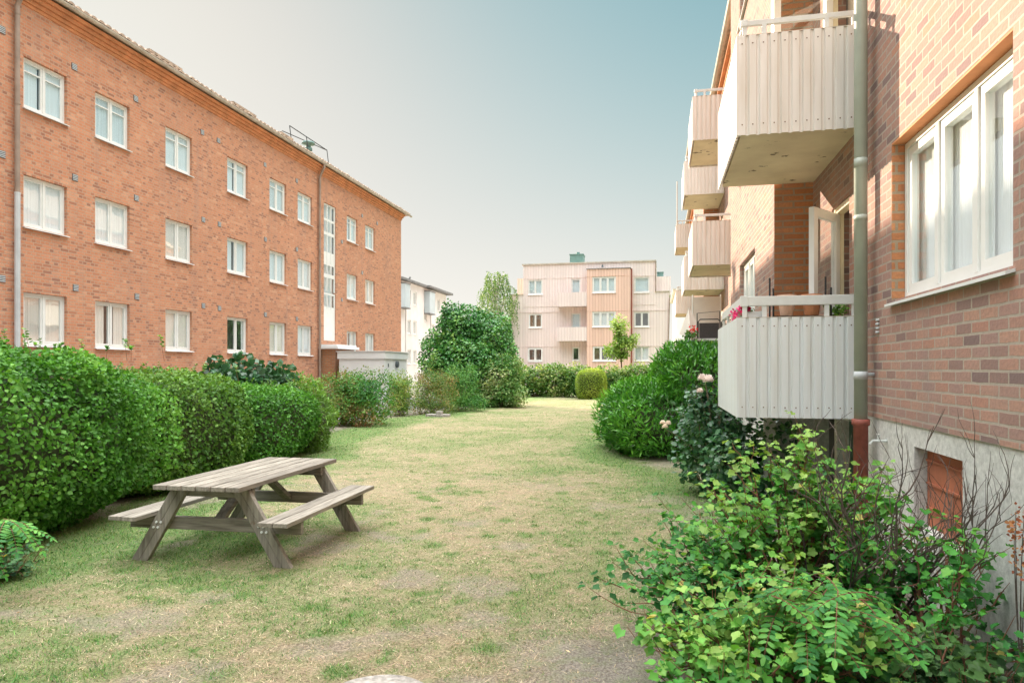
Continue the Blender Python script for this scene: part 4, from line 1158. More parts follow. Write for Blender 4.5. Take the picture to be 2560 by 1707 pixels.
# grass blades: density falls off with distance from the lawn's near edge
nb = 560000
r = 2.6 * np.exp(NR.uniform(0, 1, nb) * math.log(26 / 2.6))
an = R(90 + YAW) + NR.uniform(-0.80, 0.72, nb)
bx, by_ = r * np.cos(an), r * np.sin(an)
g, s = cover(bx, by_)
fn = fbm(bx * 24, by_ * 24, 0, 2, 171)
ok = (NR.uniform(0, 1, nb) < ss(0.25, 0.55, fn) + 0.12) & (bx < bed_edge(by_) + 0.5) & (bx > hedge_edge(by_) - 0.4) & (NR.uniform(0, 1, nb) > s * 0.85) & (np.hypot(bx + 1.34, by_ - 3.20) > 0.29)
bx, by_, g, s, r = bx[ok], by_[ok], g[ok], s[ok], r[ok]
nb = len(bx)
isg = NR.uniform(0, 1, nb) < (0.10 + 0.85 * g)
hgt = np.where(isg, NR.uniform(0.009, 0.026, nb) * (0.55 + 0.9 * g), NR.uniform(0.004, 0.018, nb))
tc = np.where(isg[:, None], pal(nb, [GREEN * 0.9, GREEN * 1.2, GREEN2, (0.20, 0.26, 0.08)], jit=0.28), pal(nb, [STRAW * 1.1, STRAW2 * 1.12, (0.64, 0.56, 0.42), (0.34, 0.28, 0.18), (0.46, 0.32, 0.22), (0.22, 0.18, 0.12)], jit=0.30))
th = NR.uniform(0, 2 * math.pi, nb)
wd = 0.0014 + r * 0.0003
lean = NR.normal(0, 1, (nb, 2)) * hgt[:, None] * np.where(isg, 0.8, 2.0)[:, None]
base = np.stack([bx, by_, ground_z(bx, by_) - 0.004], 1)
side = np.stack([np.cos(th) * wd, np.sin(th) * wd, np.zeros(nb)], 1)
tip = base + np.stack([lean[:, 0], lean[:, 1], hgt], 1)
V = np.stack([base - side, base + side, tip], 1).reshape(-1, 3)
F = np.arange(nb * 3).reshape(-1, 3)
gr = rawmesh('grass', V, F, np.repeat(tc, 3, axis=0), M['blade'])
tag(gr, 'short dry and green grass blades covering the lawn', 'grass', kind='stuff')

# fallen leaves and bits of straw
nl = 520
lx, ly = NR.uniform(-5.4, 0.6, nl), 2.4 + 9 * NR.uniform(0, 1, nl) ** 1.6
an = NR.uniform(0, 6.283, nl)
P_ = np.stack([lx, ly, ground_z(lx, ly) + NR.uniform(0.006, 0.018, nl)], 1)
lt = leaves('leaf_litter', P_, np.stack([np.cos(an), np.sin(an), NR.normal(0, .2, nl)], 1), np.stack([NR.normal(0, .4, nl), NR.normal(0, .4, nl), np.ones(nl)], 1), NR.uniform(0.012, 0.04, nl),
            pal(nl, [(0.40, 0.28, 0.16), (0.55, 0.44, 0.28), (0.28, 0.16, 0.09), (0.62, 0.55, 0.42), (0.16, 0.26, 0.07)]), LANCE, M['blade'])
tag(lt, 'dry fallen leaves and straw bits scattered over the lawn', 'leaf litter', kind='stuff')
# round flat stone at the front
mb = MB()
prof = []
for i in range(28):
    t = 2 * math.pi * i / 28
    rr_ = 0.29 * (1 + 0.05 * math.sin(3 * t + 1) + 0.03 * math.sin(5 * t))
    prof.append((-1.34 + rr_ * math.cos(t), 3.20 + rr_ * 0.9 * math.sin(t)))
mb.prism(prof, -0.08, 0.008)
tag(mb.build('flat_stone', M['stone'], None, bevel=0.012), 'pale round flat stone sunk in the grass at the front', 'stone')

# ================================================================== PICNIC TABLE
PT = thing('picnic_table', 'weathered grey wooden picnic table with attached benches on the grass', 'table', (-3.69, 5.78, 0.0), R(1.5))
L2 = 0.90
mb = MB()
for i in range(6):
    x = -0.39 + i * 0.1325
    mb.box(x, x + 0.118, -L2 + rnd.uniform(-.004, .004), L2 + rnd.uniform(-.004, .004), 0.652, 0.69 + rnd.uniform(0, .002))
mb.build('tabletop', M['wood'], PT, bevel=0.004)
for sgn in (-1, 1):
    mb = MB()
    for i in range(2):
        x = sgn * 0.68 - 0.131 + i * 0.134
        mb.box(x, x + 0.126, -L2 + rnd.uniform(-.005, .005) , L2 + rnd.uniform(-.005, .005), 0.384, 0.42)
    mb.build('bench', M['wood'], PT, bevel=0.004)
    for yy in (-0.69, 0.67):
        mb = MB()
        a, b = Vector((sgn * 0.69, yy, -0.03)), Vector((sgn * 0.27, yy, 0.65))
        off = 0.026
        for o in (-1, 1):
            mb.beam(a + Vector((o * 0.0385, 0, 0)), b + Vector((o * 0.0385, 0, 0)), 0.048, 0.064, up=(1, 0, 0))
        mb.build('leg', M['wood_leg'], PT, bevel=0.004)
        mb = MB()
        for zz_ in (0.30, 0.345):
            t = zz_ / 0.67; px_ = sgn * (0.69 - 0.42 * t)
            for o in (-0.02, 0.022): mb.tube([(px_ + o, yy + (-0.028 if yy < 0 else 0.028), zz_), (px_ + o, yy + (-0.036 if yy < 0 else 0.036), zz_)], 0.010, 8)
        mb.build('bolts', M['alu'], PT)
for yy in (-0.69, 0.67):
    s_ = 1 if yy < 0 else -1
    mb = MB(); mb.box(-0.80, 0.80, yy + s_ * 0.032, yy + s_ * 0.077, 0.275, 0.383); mb.build('seat_beam', M['wood_beam'], PT, bevel=0.004)
    mb = MB(); mb.box(-0.36, 0.36, yy + s_ * 0.032, yy + s_ * 0.077, 0.56, 0.651); mb.build('top_beam', M['wood_beam'], PT, bevel=0.004)
    mb = MB(); mb.beam((0.0, yy + s_ * 0.09, 0.33), (0.0, s_ * -0.12, 0.64), 0.09, 0.045); mb.build('brace', M['wood'], PT, bevel=0.004)
#PART2
# ================================================================== HEDGES
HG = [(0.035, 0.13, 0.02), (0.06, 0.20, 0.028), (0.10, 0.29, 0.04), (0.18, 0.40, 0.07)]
def hedge(name, label, parts, n, size, cols=HG, shape=OVAL, mat='leaf', group=None, seed=1, cat='hedge', sprigs=0, **kw):
    H = thing(name, label, cat, (0, 0, 0), 0, group)
    c0 = parts[0]['c']
    tot = sum(q['h'][0] * q['h'][1] + q['h'][0] * q['h'][2] + q['h'][1] * q['h'][2] for q in parts)
    pp = []
    for q in parts:
        q = dict(q); a = q['h'][0] * q['h'][1] + q['h'][0] * q['h'][2] + q['h'][1] * q['h'][2]
        q['n'] = int(n * a / tot); pp.append(q)
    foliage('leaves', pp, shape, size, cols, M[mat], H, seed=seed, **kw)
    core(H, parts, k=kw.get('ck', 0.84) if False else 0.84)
    if sprigs:      # young shoots standing out of the clipped top
        mb = MB(); P_, D_, N_ = [], [], []
        for i in range(sprigs):
            q = parts[rnd.randrange(len(parts))]
            x = q['c'][0] + q['h'][0] * rnd.uniform(-.8, .8); y = q['c'][1] + q['h'][1] * rnd.uniform(-.85, .85)
            z = q['c'][2] + q['h'][2] * 0.93; h = rnd.uniform(0.06, 0.2)
            e = (x + rnd.uniform(-.05, .05), y + rnd.uniform(-.05, .05), z + h)
            mb.tube([(x, y, z - 0.1), e], [0.003, 0.0015], 3, caps=False)
            for t in np.linspace(0.35, 1, 6):
                for s_ in (-1, 1):
                    P_.append([x + (e[0] - x) * t, y + (e[1] - y) * t, z + h * t]); a = rnd.uniform(0, 6.3)
                    D_.append([math.cos(a), math.sin(a), 0.5]); N_.append([0, 0, 1])
        leaves('shoot_leaves', np.array(P_), np.array(D_), np.array(N_) + NR.normal(0, .3, (len(P_), 3)), size * 0.9, pal(len(P_), cols[1:]), shape, M[mat], H)
        mb.build('shoots', M['twig_red'], H)
    return H
hedge('privet_hedge', 'tallest rounded privet hedge, nearest, behind the left bench of the picnic table',
      [dict(c=(-6.45, 3.1, 0.90), h=(1.04, 4.55, 1.0), p=2.9, amp=0.12, inner=0.11)], 98000, 0.044, group='hedges along the lawn', seed=3, sprigs=70)
hedge('privet_hedge', 'second rounded hedge, between the tallest hedge and the lower one with feathery shoots',
      [dict(c=(-6.95, 8.45, 0.76), h=(0.92, 1.45, 0.84), p=3.0, amp=0.10, inner=0.10)], 34000, 0.046, group='hedges along the lawn', seed=9, sprigs=30,
      cols=[(0.04, 0.125, 0.022), (0.07, 0.19, 0.03), (0.12, 0.26, 0.045), (0.19, 0.34, 0.07)])
hedge('privet_hedge', 'lowest rounded hedge, farthest of the row, before the feathery light green shrub',
      [dict(c=(-7.0, 10.75, 0.62), h=(0.88, 1.45, 0.68), p=2.8, amp=0.11, inner=0.10)], 26000, 0.048, group='hedges along the lawn', seed=15, sprigs=20)
hedge('feathery_shrub', 'light green feathery shrub at the far end of the hedge row', [dict(c=(-7.05, 12.35, 0.62), h=(0.72, 0.95, 0.72), p=2.1, amp=0.22, inner=0.22, fs=2.5)], 17000, 0.10,
      cols=[(0.08, 0.18, 0.03), (0.14, 0.29, 0.05), (0.22, 0.38, 0.08)], shape=LANCE, seed=22, cat='shrub', upb=0.2, spread=1.2, droop=0.2)
hedge('broadleaf_shrub', 'dark blue-green broad-leaved shrub rising behind the hedges', [dict(c=(-8.05, 12.3, 0.85), h=(0.75, 1.15, 0.88), p=2.2, amp=0.2, inner=0.15), dict(c=(-7.9, 11.0, 0.85), h=(0.6, 0.8, 0.76), p=2.2, amp=0.2, inner=0.15)], 6500, 0.13,
      cols=[(0.02, 0.07, 0.035), (0.035, 0.11, 0.05), (0.06, 0.16, 0.065)], mat='leaf_gloss', seed=25, cat='shrub', upb=0.7)

# ------------------------------------------------------------------ loose shrubs with stems
def shrub(name, label, lobes, n, size, cols, shape=DIAM, mat='leaf', group=None, seed=1, stems=9, base=None, cat='shrub', inner=0.3, stemmat='twig', **kw):
    S_ = thing(name, label, cat, (0, 0, 0), 0, group)
    pp = []
    tot = sum(q['h'][0] * q['h'][2] for q in lobes)
    for q in lobes:
        q = dict(q); q.setdefault('p', 2.1); q.setdefault('amp', 0.24); q.setdefault('inner', inner); q.setdefault('fs', 2.2)
        q['n'] = int(n * q['h'][0] * q['h'][2] / tot); pp.append(q)
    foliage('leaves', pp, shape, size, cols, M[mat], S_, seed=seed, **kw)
    mb = MB()
    b = base or (lobes[0]['c'][0], lobes[0]['c'][1])
    for i in range(stems):
        q = lobes[i % len(lobes)]
        e = [q['c'][k] + q['h'][k] * rnd.uniform(-0.75, 0.75) for k in range(3)]
        e[2] = q['c'][2] + q['h'][2] * rnd.uniform(0.1, 0.9)
        s0 = (b[0] + rnd.uniform(-.12, .12), b[1] + rnd.uniform(-.12, .12), -0.03)
        pts = curve_pts(s0, e, (rnd.uniform(-.1, .1), rnd.uniform(-.1, .1), 0.15))
        r0 = 0.012 + 0.006 * q['h'][2]
        mb.tube(pts, [r0 * (1 - 0.8 * k / 6) for k in range(7)], 5, caps=False)
        for j in range(3):
            a = pts[rnd.randint(2, 5)]
            mb.tube([a, a + Vector((rnd.uniform(-1, 1), rnd.uniform(-1, 1), rnd.uniform(.2, 1))) * 0.35 * q['h'][2]], [r0 * 0.4, r0 * 0.15], 4, caps=False)
    mb.build('stems', M[stemmat], S_)
    return S_
MIXB = [(0.03, 0.13, 0.035), (0.05, 0.20, 0.045), (0.09, 0.26, 0.05), (0.16, 0.27, 0.06), (0.28, 0.15, 0.08)]
GR = 'shrubs beside the lane'
shrub('lane_shrub', 'small dull green shrub nearest the hedges, before the brick entrance porch', [dict(c=(-8.75, 15.8, 0.72), h=(0.75, 0.8, 0.75))], 7000, 0.055, [(0.04, 0.15, 0.035), (0.07, 0.22, 0.05), (0.14, 0.26, 0.07), (0.22, 0.18, 0.09)], group=GR, seed=31)
shrub('lane_shrub', 'wide loose shrub with red-brown twigs, in front of the grey shed', [dict(c=(-9.0, 18.6, 0.95), h=(0.65, 0.8, 0.58)), dict(c=(-8.3, 18.4, 0.80), h=(0.85, 0.9, 0.78)), dict(c=(-8.9, 18.2, 0.35), h=(0.9, 0.8, 0.38))], 15000, 0.068, MIXB, group=GR, seed=35, stems=22, stemmat='twig_red')
shrub('lane_shrub', 'narrow yellow-green shrub with golden stems, right of the wide loose shrub', [dict(c=(-8.7, 22.4, 0.85), h=(0.55, 0.6, 0.62)), dict(c=(-8.6, 22.3, 0.3), h=(0.35, 0.4, 0.34))], 6000, 0.06, [(0.05, 0.15, 0.03), (0.10, 0.25, 0.04), (0.24, 0.36, 0.08), (0.42, 0.38, 0.12)], group=GR, seed=41, stems=14)
shrub('lane_shrub', 'rusty orange-tinged shrub between the yellow-green shrub and the big lilac', [dict(c=(-8.1, 24.2, 0.9), h=(0.85, 0.8, 0.72)), dict(c=(-7.9, 23.6, 0.35), h=(0.9, 0.7, 0.4))], 8000, 0.06, [(0.04, 0.15, 0.04), (0.09, 0.20, 0.05), (0.20, 0.24, 0.07), (0.38, 0.22, 0.11)], group=GR, seed=45, stems=14)
shrub('lane_shrub', 'mid green upright shrub touching the left side of the big lilac', [dict(c=(-7.7, 26.0, 0.95), h=(0.85, 0.9, 0.95)), dict(c=(-7.1, 25.3, 0.35), h=(0.9, 0.6, 0.4))], 8000, 0.065, [(0.03, 0.13, 0.035), (0.055, 0.20, 0.045), (0.10, 0.27, 0.06), (0.17, 0.3, 0.08)], group=GR, seed=47)
shrub('lilac_tree', 'big dark green round-headed lilac with trunks hidden, at the end of the lane shrubs',
      [dict(c=(-8.5, 29.6, 3.15), h=(1.25, 1.4, 1.35)), dict(c=(-9.3, 29.3, 2.2), h=(1.1, 1.3, 1.2)), dict(c=(-7.5, 29.8, 2.75), h=(1.3, 1.3, 1.4)), dict(c=(-6.9, 29.6, 1.9), h=(0.95, 1.1, 1.1)), dict(c=(-8.2, 28.9, 1.6), h=(1.7, 1.4, 1.4)), dict(c=(-7.4, 29.1, 1.0), h=(1.3, 1.2, 1.0)), dict(c=(-9.0, 29.2, 3.9), h=(0.55, 0.6, 0.62))],
      36000, 0.11, [(0.025, 0.12, 0.03), (0.05, 0.21, 0.045), (0.10, 0.29, 0.06), (0.22, 0.40, 0.08)], shape=OVAL, mat='leaf_gloss', seed=51, stems=20, cat='tree', stemmat='bark', inner=0.35, base=(-8.4, 29.4), upb=0.6)
shrub('variegated_shrub', 'pale variegated shrub in front of the right side of the lilac', [dict(c=(-6.5, 28.4, 1.3), h=(0.95, 0.9, 0.95)), dict(c=(-6.35, 28.1, 0.55), h=(1.0, 0.9, 0.62))], 11000, 0.085, [(0.04, 0.15, 0.035), (0.10, 0.25, 0.06), (0.25, 0.38, 0.14), (0.46, 0.48, 0.28)], shape=OVAL, seed=57, stems=10)
shrub('sun_tinted_hedge', 'long leafy hedge with sunlit cream put into its leaf colours closing the far end of the lawn',
      [dict(c=(-7.4 + i * 1.55, 38.9 + 0.2 * math.sin(i * 2.1), 0.9), h=(1.05, 1.0, 0.95 + 0.08 * math.sin(i * 1.7))) for i in range(8)], 26000, 0.12, [(0.04, 0.13, 0.03), (0.09, 0.21, 0.045), (0.20, 0.32, 0.08), (0.44, 0.46, 0.20)], shape=OVAL, seed=61, stems=24, cat='hedge', base=None, upb=0.7)  # cream leaf tint stands in for sun on the hedge top
hedge('clipped_bush', 'yellow-green clipped round-topped bush in front of the far hedge', [dict(c=(-3.5, 36.9, 0.72), h=(0.80, 0.75, 0.86), p=3.2, amp=0.03, inner=0.05)], 15000, 0.055,
      cols=[(0.15, 0.27, 0.035), (0.25, 0.38, 0.05), (0.38, 0.48, 0.08)], shape=DIAM, seed=65, cat='bush')

# ------------------------------------------------------------------ trees
def tree(name, label, base, height, trunk_r, blobs, n, size, cols, shape, bark, seed, droop=0.0, mat='leaf', inner=0.3, weep=False):
    T = thing(name, label, 'tree', (0, 0, 0))
    mb = MB()
    bx_, by__ = base
    top = (bx_ + rnd.uniform(-.1, .1), by__, height * 0.9)
    mb.tube(curve_pts((bx_, by__, -0.1), top, (0.12, 0, 0)), [trunk_r * (1 - 0.85 * k / 6) for k in range(7)], 8)
    for q in blobs:
        z0 = max(0.3 * height, q['c'][2] - 0.9 * q['h'][2])
        s0 = (bx_, by__, min(z0, q['c'][2]) * 0.9)
        pts = curve_pts(s0, q['c'], (0, 0, 0.2))
        mb.tube(pts, [trunk_r * 0.45 * (1 - 0.8 * k / 6) for k in range(7)], 6, caps=False)
        for j in range(5):
            a = pts[rnd.randint(3, 6)]
            e = [q['c'][k] + q['h'][k] * rnd.uniform(-.8, .8) for k in range(3)]
            mb.tube([a, e], [trunk_r * 0.15, trunk_r * 0.05], 4, caps=False)
    mb.build('trunk', M[bark], T)
    pp = []
    tot = sum(q['h'][0] * q['h'][2] for q in blobs)
    for q in blobs:
        q = dict(q); q.setdefault('p', 2.0); q.setdefault('amp', 0.25); q.setdefault('inner', inner); q.setdefault('fs', 1.5)
        q['n'] = int(n * q['h'][0] * q['h'][2] / tot); pp.append(q)
    foliage('crown', pp, shape, size, cols, M[mat], T, seed=seed, droop=droop)
    return T
tree('maple_sapling', 'small pale green tree with thin trunk in front of the pink block', (-2.3, 44.5), 4.7, 0.07,
     [dict(c=(-2.45, 44.5, 4.1), h=(0.42, 0.45, 0.75)), dict(c=(-2.2, 44.4, 3.3), h=(0.62, 0.6, 0.62)), dict(c=(-2.85, 44.5, 2.75), h=(0.6, 0.5, 0.36)), dict(c=(-1.75, 44.5, 3.45), h=(0.5, 0.5, 0.4)), dict(c=(-2.2, 44.4, 2.5), h=(0.5, 0.5, 0.35))],
     3600, 0.13, [(0.14, 0.28, 0.05), (0.25, 0.40, 0.09), (0.38, 0.50, 0.17)], OVAL, 'bark', 71)
# weeping birch: hanging strands of leaves
BT = thing('weeping_birch', 'tall pale weeping birch left of the pink block', 'tree')
mb = MB()
bxx, byy = -12.75, 54.0
mb.tube([(bxx, byy, -0.1), (bxx + 0.1, byy, 4), (bxx - 0.05, byy, 7), (bxx + 0.1, byy, 9.2)], [0.2, 0.15, 0.09, 0.03], 8)
Ps, Ds, Ns = [], [], []
for i in range(360):
    z0 = rnd.uniform(4.2, 9.5); rr_ = (1.75 - 0.10 * abs(z0 - 6.5)) * math.sqrt(rnd.random()) * (1 if z0 < 8.3 else 0.62)
    a = rnd.uniform(0, 6.283)
    e = Vector((bxx + rr_ * math.cos(a), byy + rr_ * math.sin(a), z0))
    if i % 4 == 0: mb.tube([(bxx, byy, max(2.5, z0 - 1.1)), e], [0.03, 0.008], 4, caps=False)
    Ls = rnd.uniform(0.8, 2.6)
    k = int(Ls * 15)
    for j in range(k):
        t = j / k
        Ps.append((e.x + 0.25 * math.cos(a) * t + rnd.uniform(-.09, .09), e.y + rnd.uniform(-.09, .09), e.z - Ls * t * t * 0.9 - 0.1 * t)); Ds.append((rnd.uniform(-.5, .5), rnd.uniform(-.5, .5), -1)); Ns.append((rnd.uniform(-1, 1), rnd.uniform(-1, 1), 0.3))
mb.build('trunk', M['birch_bark'], BT)
leaves('crown', np.array(Ps), np.array(Ds), np.array(Ns), NR.uniform(0.09, 0.15, len(Ps)), pal(len(Ps), [(0.08, 0.18, 0.055), (0.14, 0.26, 0.08), (0.22, 0.33, 0.12)]), DIAM, M['leaf'], BT)

# ================================================================== RIGHT-HAND BED
hedge('laurel_bush', 'big spreading bright green narrow-leaved laurel beside the balconies', [dict(c=(0.25, 14.0, 0.55), h=(1.45, 1.65, 0.86), p=2.1, amp=0.13, inner=0.14), dict(c=(0.92, 14.0, 1.15), h=(1.05, 1.5, 1.0), p=2.1, amp=0.15, inner=0.14)], 44000, 0.135,
      cols=[(0.025, 0.13, 0.016), (0.05, 0.22, 0.022), (0.10, 0.33, 0.03), (0.18, 0.44, 0.05)], shape=LANCE, mat='leaf_gloss', seed=81, cat='bush', upb=0.0, spread=1.1, droop=-0.9)
RS = shrub('rose_bush', 'dark glossy rose bush with pale pink blooms under the near balcony', [dict(c=(0.72, 9.35, 0.66), h=(0.58, 0.62, 0.66), inner=0.2), dict(c=(1.05, 8.8, 0.52), h=(0.55, 0.55, 0.55), inner=0.2), dict(c=(0.62, 9.5, 1.18), h=(0.28, 0.3, 0.35), inner=0.2)], 3600, 0.072,
      [(0.02, 0.08, 0.035), (0.035, 0.12, 0.05), (0.06, 0.17, 0.065), (0.11, 0.24, 0.08)], shape=OVAL, mat='leaf_gloss', seed=85, stems=16, upb=0.8)
def bloom(mb_list, c, r, col):
    P_, D_, N_ = [], [], []
    for k in range(34):
        t = k / 34; a = k * 2.4; el = 1.35 * (1 - t)
        d = Vector((math.cos(a) * math.cos(el), math.sin(a) * math.cos(el), math.sin(el)))
        P_.append(Vector(c) + d * r * 0.25 * (1 - t)); D_.append(d); N_.append((-d.x * 0.6, -d.y * 0.6, 1))
    mb_list[0] += P_; mb_list[1] += D_; mb_list[2] += N_; mb_list[3] += [r] * 34; mb_list[4] += [np.array(col) * rnd.uniform(0.85, 1.1) for _ in range(34)]
for (cx, cy, cz, rr_, col) in ((0.63, 9.0, 1.475, 0.085, (0.95, 0.87, 0.83)), (0.56, 9.05, 1.50, 0.07, (0.95, 0.87, 0.83)), (0.55, 9.3, 1.33, 0.055, (0.95, 0.87, 0.83)), (0.10, 9.25, 0.86, 0.05, (0.94, 0.86, 0.76)), (0.14, 9.3, 0.90, 0.05, (0.94, 0.86, 0.76)), (0.07, 9.3, 0.91, 0.045, (0.94, 0.86, 0.76))):
    B_ = [[], [], [], [], []]
    bloom(B_, (cx, cy, cz), rr_, col)
    leaves('flower', np.array([tuple(p) for p in B_[0]]), np.array([tuple(p) for p in B_[1]]), np.array(B_[2]), np.array(B_[3]), np.array(B_[4]), OVAL, M['petal'], RS)
mb = MB()
for e in ((0.60, 9.0, 1.44), (0.55, 9.3, 1.3), (0.10, 9.27, 0.84)): mb.tube(curve_pts((0.75, 9.3, 0.2), e, (0, 0, 0.2)), [0.008 - 0.0008 * k for k in range(7)], 5, caps=False)
mb.build('flower_stems', M['twig'], RS)

def branching(origin, n, reach, rise, spreadR, seed, leafy=0.35, sub=4, r0=0.011, azr=(0, 6.283)):
    """curved stems with side twigs; returns mesh builder and leaf nodes"""
    q = random.Random(seed)
    mb = MB(); nodes = []
    for i in range(n):
        a = q.uniform(*azr)
        k = math.sqrt(q.random())
        s0 = Vector(origin) + Vector((math.cos(a), math.sin(a), 0)) * spreadR * q.random()
        out = Vector((math.cos(a), math.sin(a), 0)) * reach * k
        h = rise * (1 - 0.62 * k * k) * q.uniform(0.72, 1.05)
        e = Vector(origin) + out + Vector((0, 0, h))
        m = (s0 + e) / 2 + Vector((0, 0, 0.22 * h)) - out * 0.12
        pts = []
        for t in np.linspace(0, 1, 9):
            p = s0 * (1 - t) ** 2 + m * (2 * t * (1 - t)) + e * t * t
            pts.append(p + Vector((q.uniform(-1, 1), q.uniform(-1, 1), q.uniform(-1, 1))) * 0.018)
        mb.tube(pts, [r0 * (1 - 0.82 * j / 8) for j in range(9)], 5, caps=False)
        for j in range(9):
            if j / 8 > leafy: nodes.append((pts[j], (pts[min(j + 1, 8)] - pts[j - 1]).normalized(), j / 8))
        for s_ in range(sub):
            j = q.randint(3, 8)
            d = ((pts[j] - pts[j - 1]).normalized() + Vector((q.uniform(-1, 1), q.uniform(-1, 1), q.uniform(-.5, 1)))).normalized()
            l_ = q.uniform(0.10, 0.30) * reach / 0.9
            sp_ = [pts[j] + d * l_ * t + Vector((q.uniform(-1, 1), q.uniform(-1, 1), q.uniform(-1, 1))) * 0.008 + Vector((0, 0, 0.04 * t * t)) for t in (0, 0.35, 0.7, 1)]
            mb.tube(sp_, [r0 * 0.35, r0 * 0.28, r0 * 0.2, r0 * 0.12], 4, caps=False)
            for t_ in (1, 2, 3): nodes.append((sp_[t_], d, 0.9))
    return mb, nodes
def leafbush(name, label, origin, n, reach, rise, seed, per, size, cols, w=None, shape=LOBED, spreadR=0.12, leafy=0.35, sub=4, stem='twig_red', cat='shrub', azr=(0, 6.283), group=None):
    T = thing(name, label, cat, (0, 0, 0), 0, group)
    mb, nodes = branching(origin, n, reach, rise, spreadR, seed, leafy, sub, azr=azr)
    P_, D_, N_, S_, H_ = [], [], [], [], []
    q = random.Random(seed + 1)
    for (p, d, t) in nodes:
        for k in range(per):
            a = q.uniform(0, 6.283)
            o = Vector((math.cos(a), math.sin(a), q.uniform(-0.1, 0.7))).normalized()
            lp = p + o * q.uniform(0.015, 0.05)
            if lp.z < 0.02 or lp.x > XR - 0.02: continue
            P_.append(tuple(lp)); D_.append((o.x, o.y, q.uniform(-0.55, 0.25))); N_.append((q.gauss(0, .35), q.gauss(0, .35) - 0.25, 1.0)); S_.append(size * q.uniform(0.45, 1.25)); H_.append(lp.z)
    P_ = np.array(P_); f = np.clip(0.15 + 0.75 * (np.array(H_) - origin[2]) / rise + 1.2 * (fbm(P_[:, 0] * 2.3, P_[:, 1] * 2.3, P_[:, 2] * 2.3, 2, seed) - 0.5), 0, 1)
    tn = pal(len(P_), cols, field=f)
    odd = NR.uniform(0, 1, len(P_)) < 0.006
    tn[odd] = np.array((0.48, 0.42, 0.12))
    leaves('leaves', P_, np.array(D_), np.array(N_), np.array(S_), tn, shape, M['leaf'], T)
    mb.build('stems', M[stem], T)
    return T
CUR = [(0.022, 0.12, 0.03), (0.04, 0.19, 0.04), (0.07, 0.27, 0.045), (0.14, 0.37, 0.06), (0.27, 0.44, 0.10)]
GB = 'currant bushes in the bed'
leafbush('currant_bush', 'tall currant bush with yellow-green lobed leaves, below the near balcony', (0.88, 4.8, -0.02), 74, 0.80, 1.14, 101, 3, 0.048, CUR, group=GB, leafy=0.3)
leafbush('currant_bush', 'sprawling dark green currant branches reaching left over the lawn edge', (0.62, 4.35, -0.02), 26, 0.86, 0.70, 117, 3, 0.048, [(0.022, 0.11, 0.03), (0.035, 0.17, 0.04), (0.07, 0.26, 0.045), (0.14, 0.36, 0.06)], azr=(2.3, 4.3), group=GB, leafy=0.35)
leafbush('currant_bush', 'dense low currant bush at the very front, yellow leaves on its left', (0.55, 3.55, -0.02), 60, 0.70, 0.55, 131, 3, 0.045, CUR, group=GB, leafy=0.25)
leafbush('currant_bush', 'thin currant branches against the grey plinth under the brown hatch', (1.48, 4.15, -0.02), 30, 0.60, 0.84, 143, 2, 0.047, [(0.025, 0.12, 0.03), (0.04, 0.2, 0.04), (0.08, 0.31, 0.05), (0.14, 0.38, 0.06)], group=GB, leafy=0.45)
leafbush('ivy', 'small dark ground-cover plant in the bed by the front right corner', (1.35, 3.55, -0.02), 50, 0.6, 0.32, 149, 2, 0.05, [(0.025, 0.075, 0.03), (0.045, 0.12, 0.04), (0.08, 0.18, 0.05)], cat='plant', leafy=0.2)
# bare twiggy shrub
DT = thing('bare_shrub', 'leafless grey twiggy shrub in front of the hatch and red pipe', 'shrub')
mb = MB()
q = random.Random(5)
def twig(p, d, l, r, depth):
    pts = [p]
    for i in range(5):
        d = (d + Vector((q.gauss(0, .16), q.gauss(0, .16), q.gauss(0.02, .12)))).normalized()
        pts.append(pts[-1] + d * l / 5)
        if pts[-1].x > XR - 0.03: pts[-1].x = XR - 0.03
    mb.tube(pts, [r * (1 - 0.13 * i) for i in range(6)], 5, caps=False)
    if depth:
        for k in range(4 if depth > 1 else 3):
            j = q.randint(2, 5)
            dd = (d + Vector((q.uniform(-1, 1), q.uniform(-1, 1), q.uniform(-.3, .9))) * 0.8).normalized()
            twig(pts[j], dd, l * q.uniform(0.38, 0.62), r * 0.5, depth - 1)
for i in range(24):
    a = q.uniform(0, 6.283)
    twig(Vector((1.22 + 0.14 * math.cos(a), 4.62 + 0.16 * math.sin(a), -0.02)), Vector((0.50 * math.cos(a) + 0.08, 0.55 * math.sin(a), 1)).normalized(), q.uniform(0.7, 1.05), q.uniform(0.007, 0.012), 2)
mb.build('twigs', M['twig_dark'], DT)
# prunings lying in the bed
mb = MB()
for (a, b, c) in (((0.95, 3.55, 0.10), (1.72, 3.95, 0.42), 0.12), ((0.9, 3.3, 0.08), (1.45, 3.75, 0.22), 0.05), ((1.1, 4.3, 0.05), (1.3, 4.1, 0.62), 0.15)):
    pts = curve_pts(a, b, (0, 0, c)); mb.tube(pts, [0.007 - 0.0008 * k for k in range(7)], 5)
    for k in (2, 3, 4, 5): mb.tube([pts[k], pts[k] + Vector((q.uniform(-.15, .15), q.uniform(-.1, .1), q.uniform(0, .18)))], [0.003, 0.001], 4)
tag(mb.build('fallen_branch', M['twig'], None), 'pale dead branch lying in the bed at the front right', 'branch')
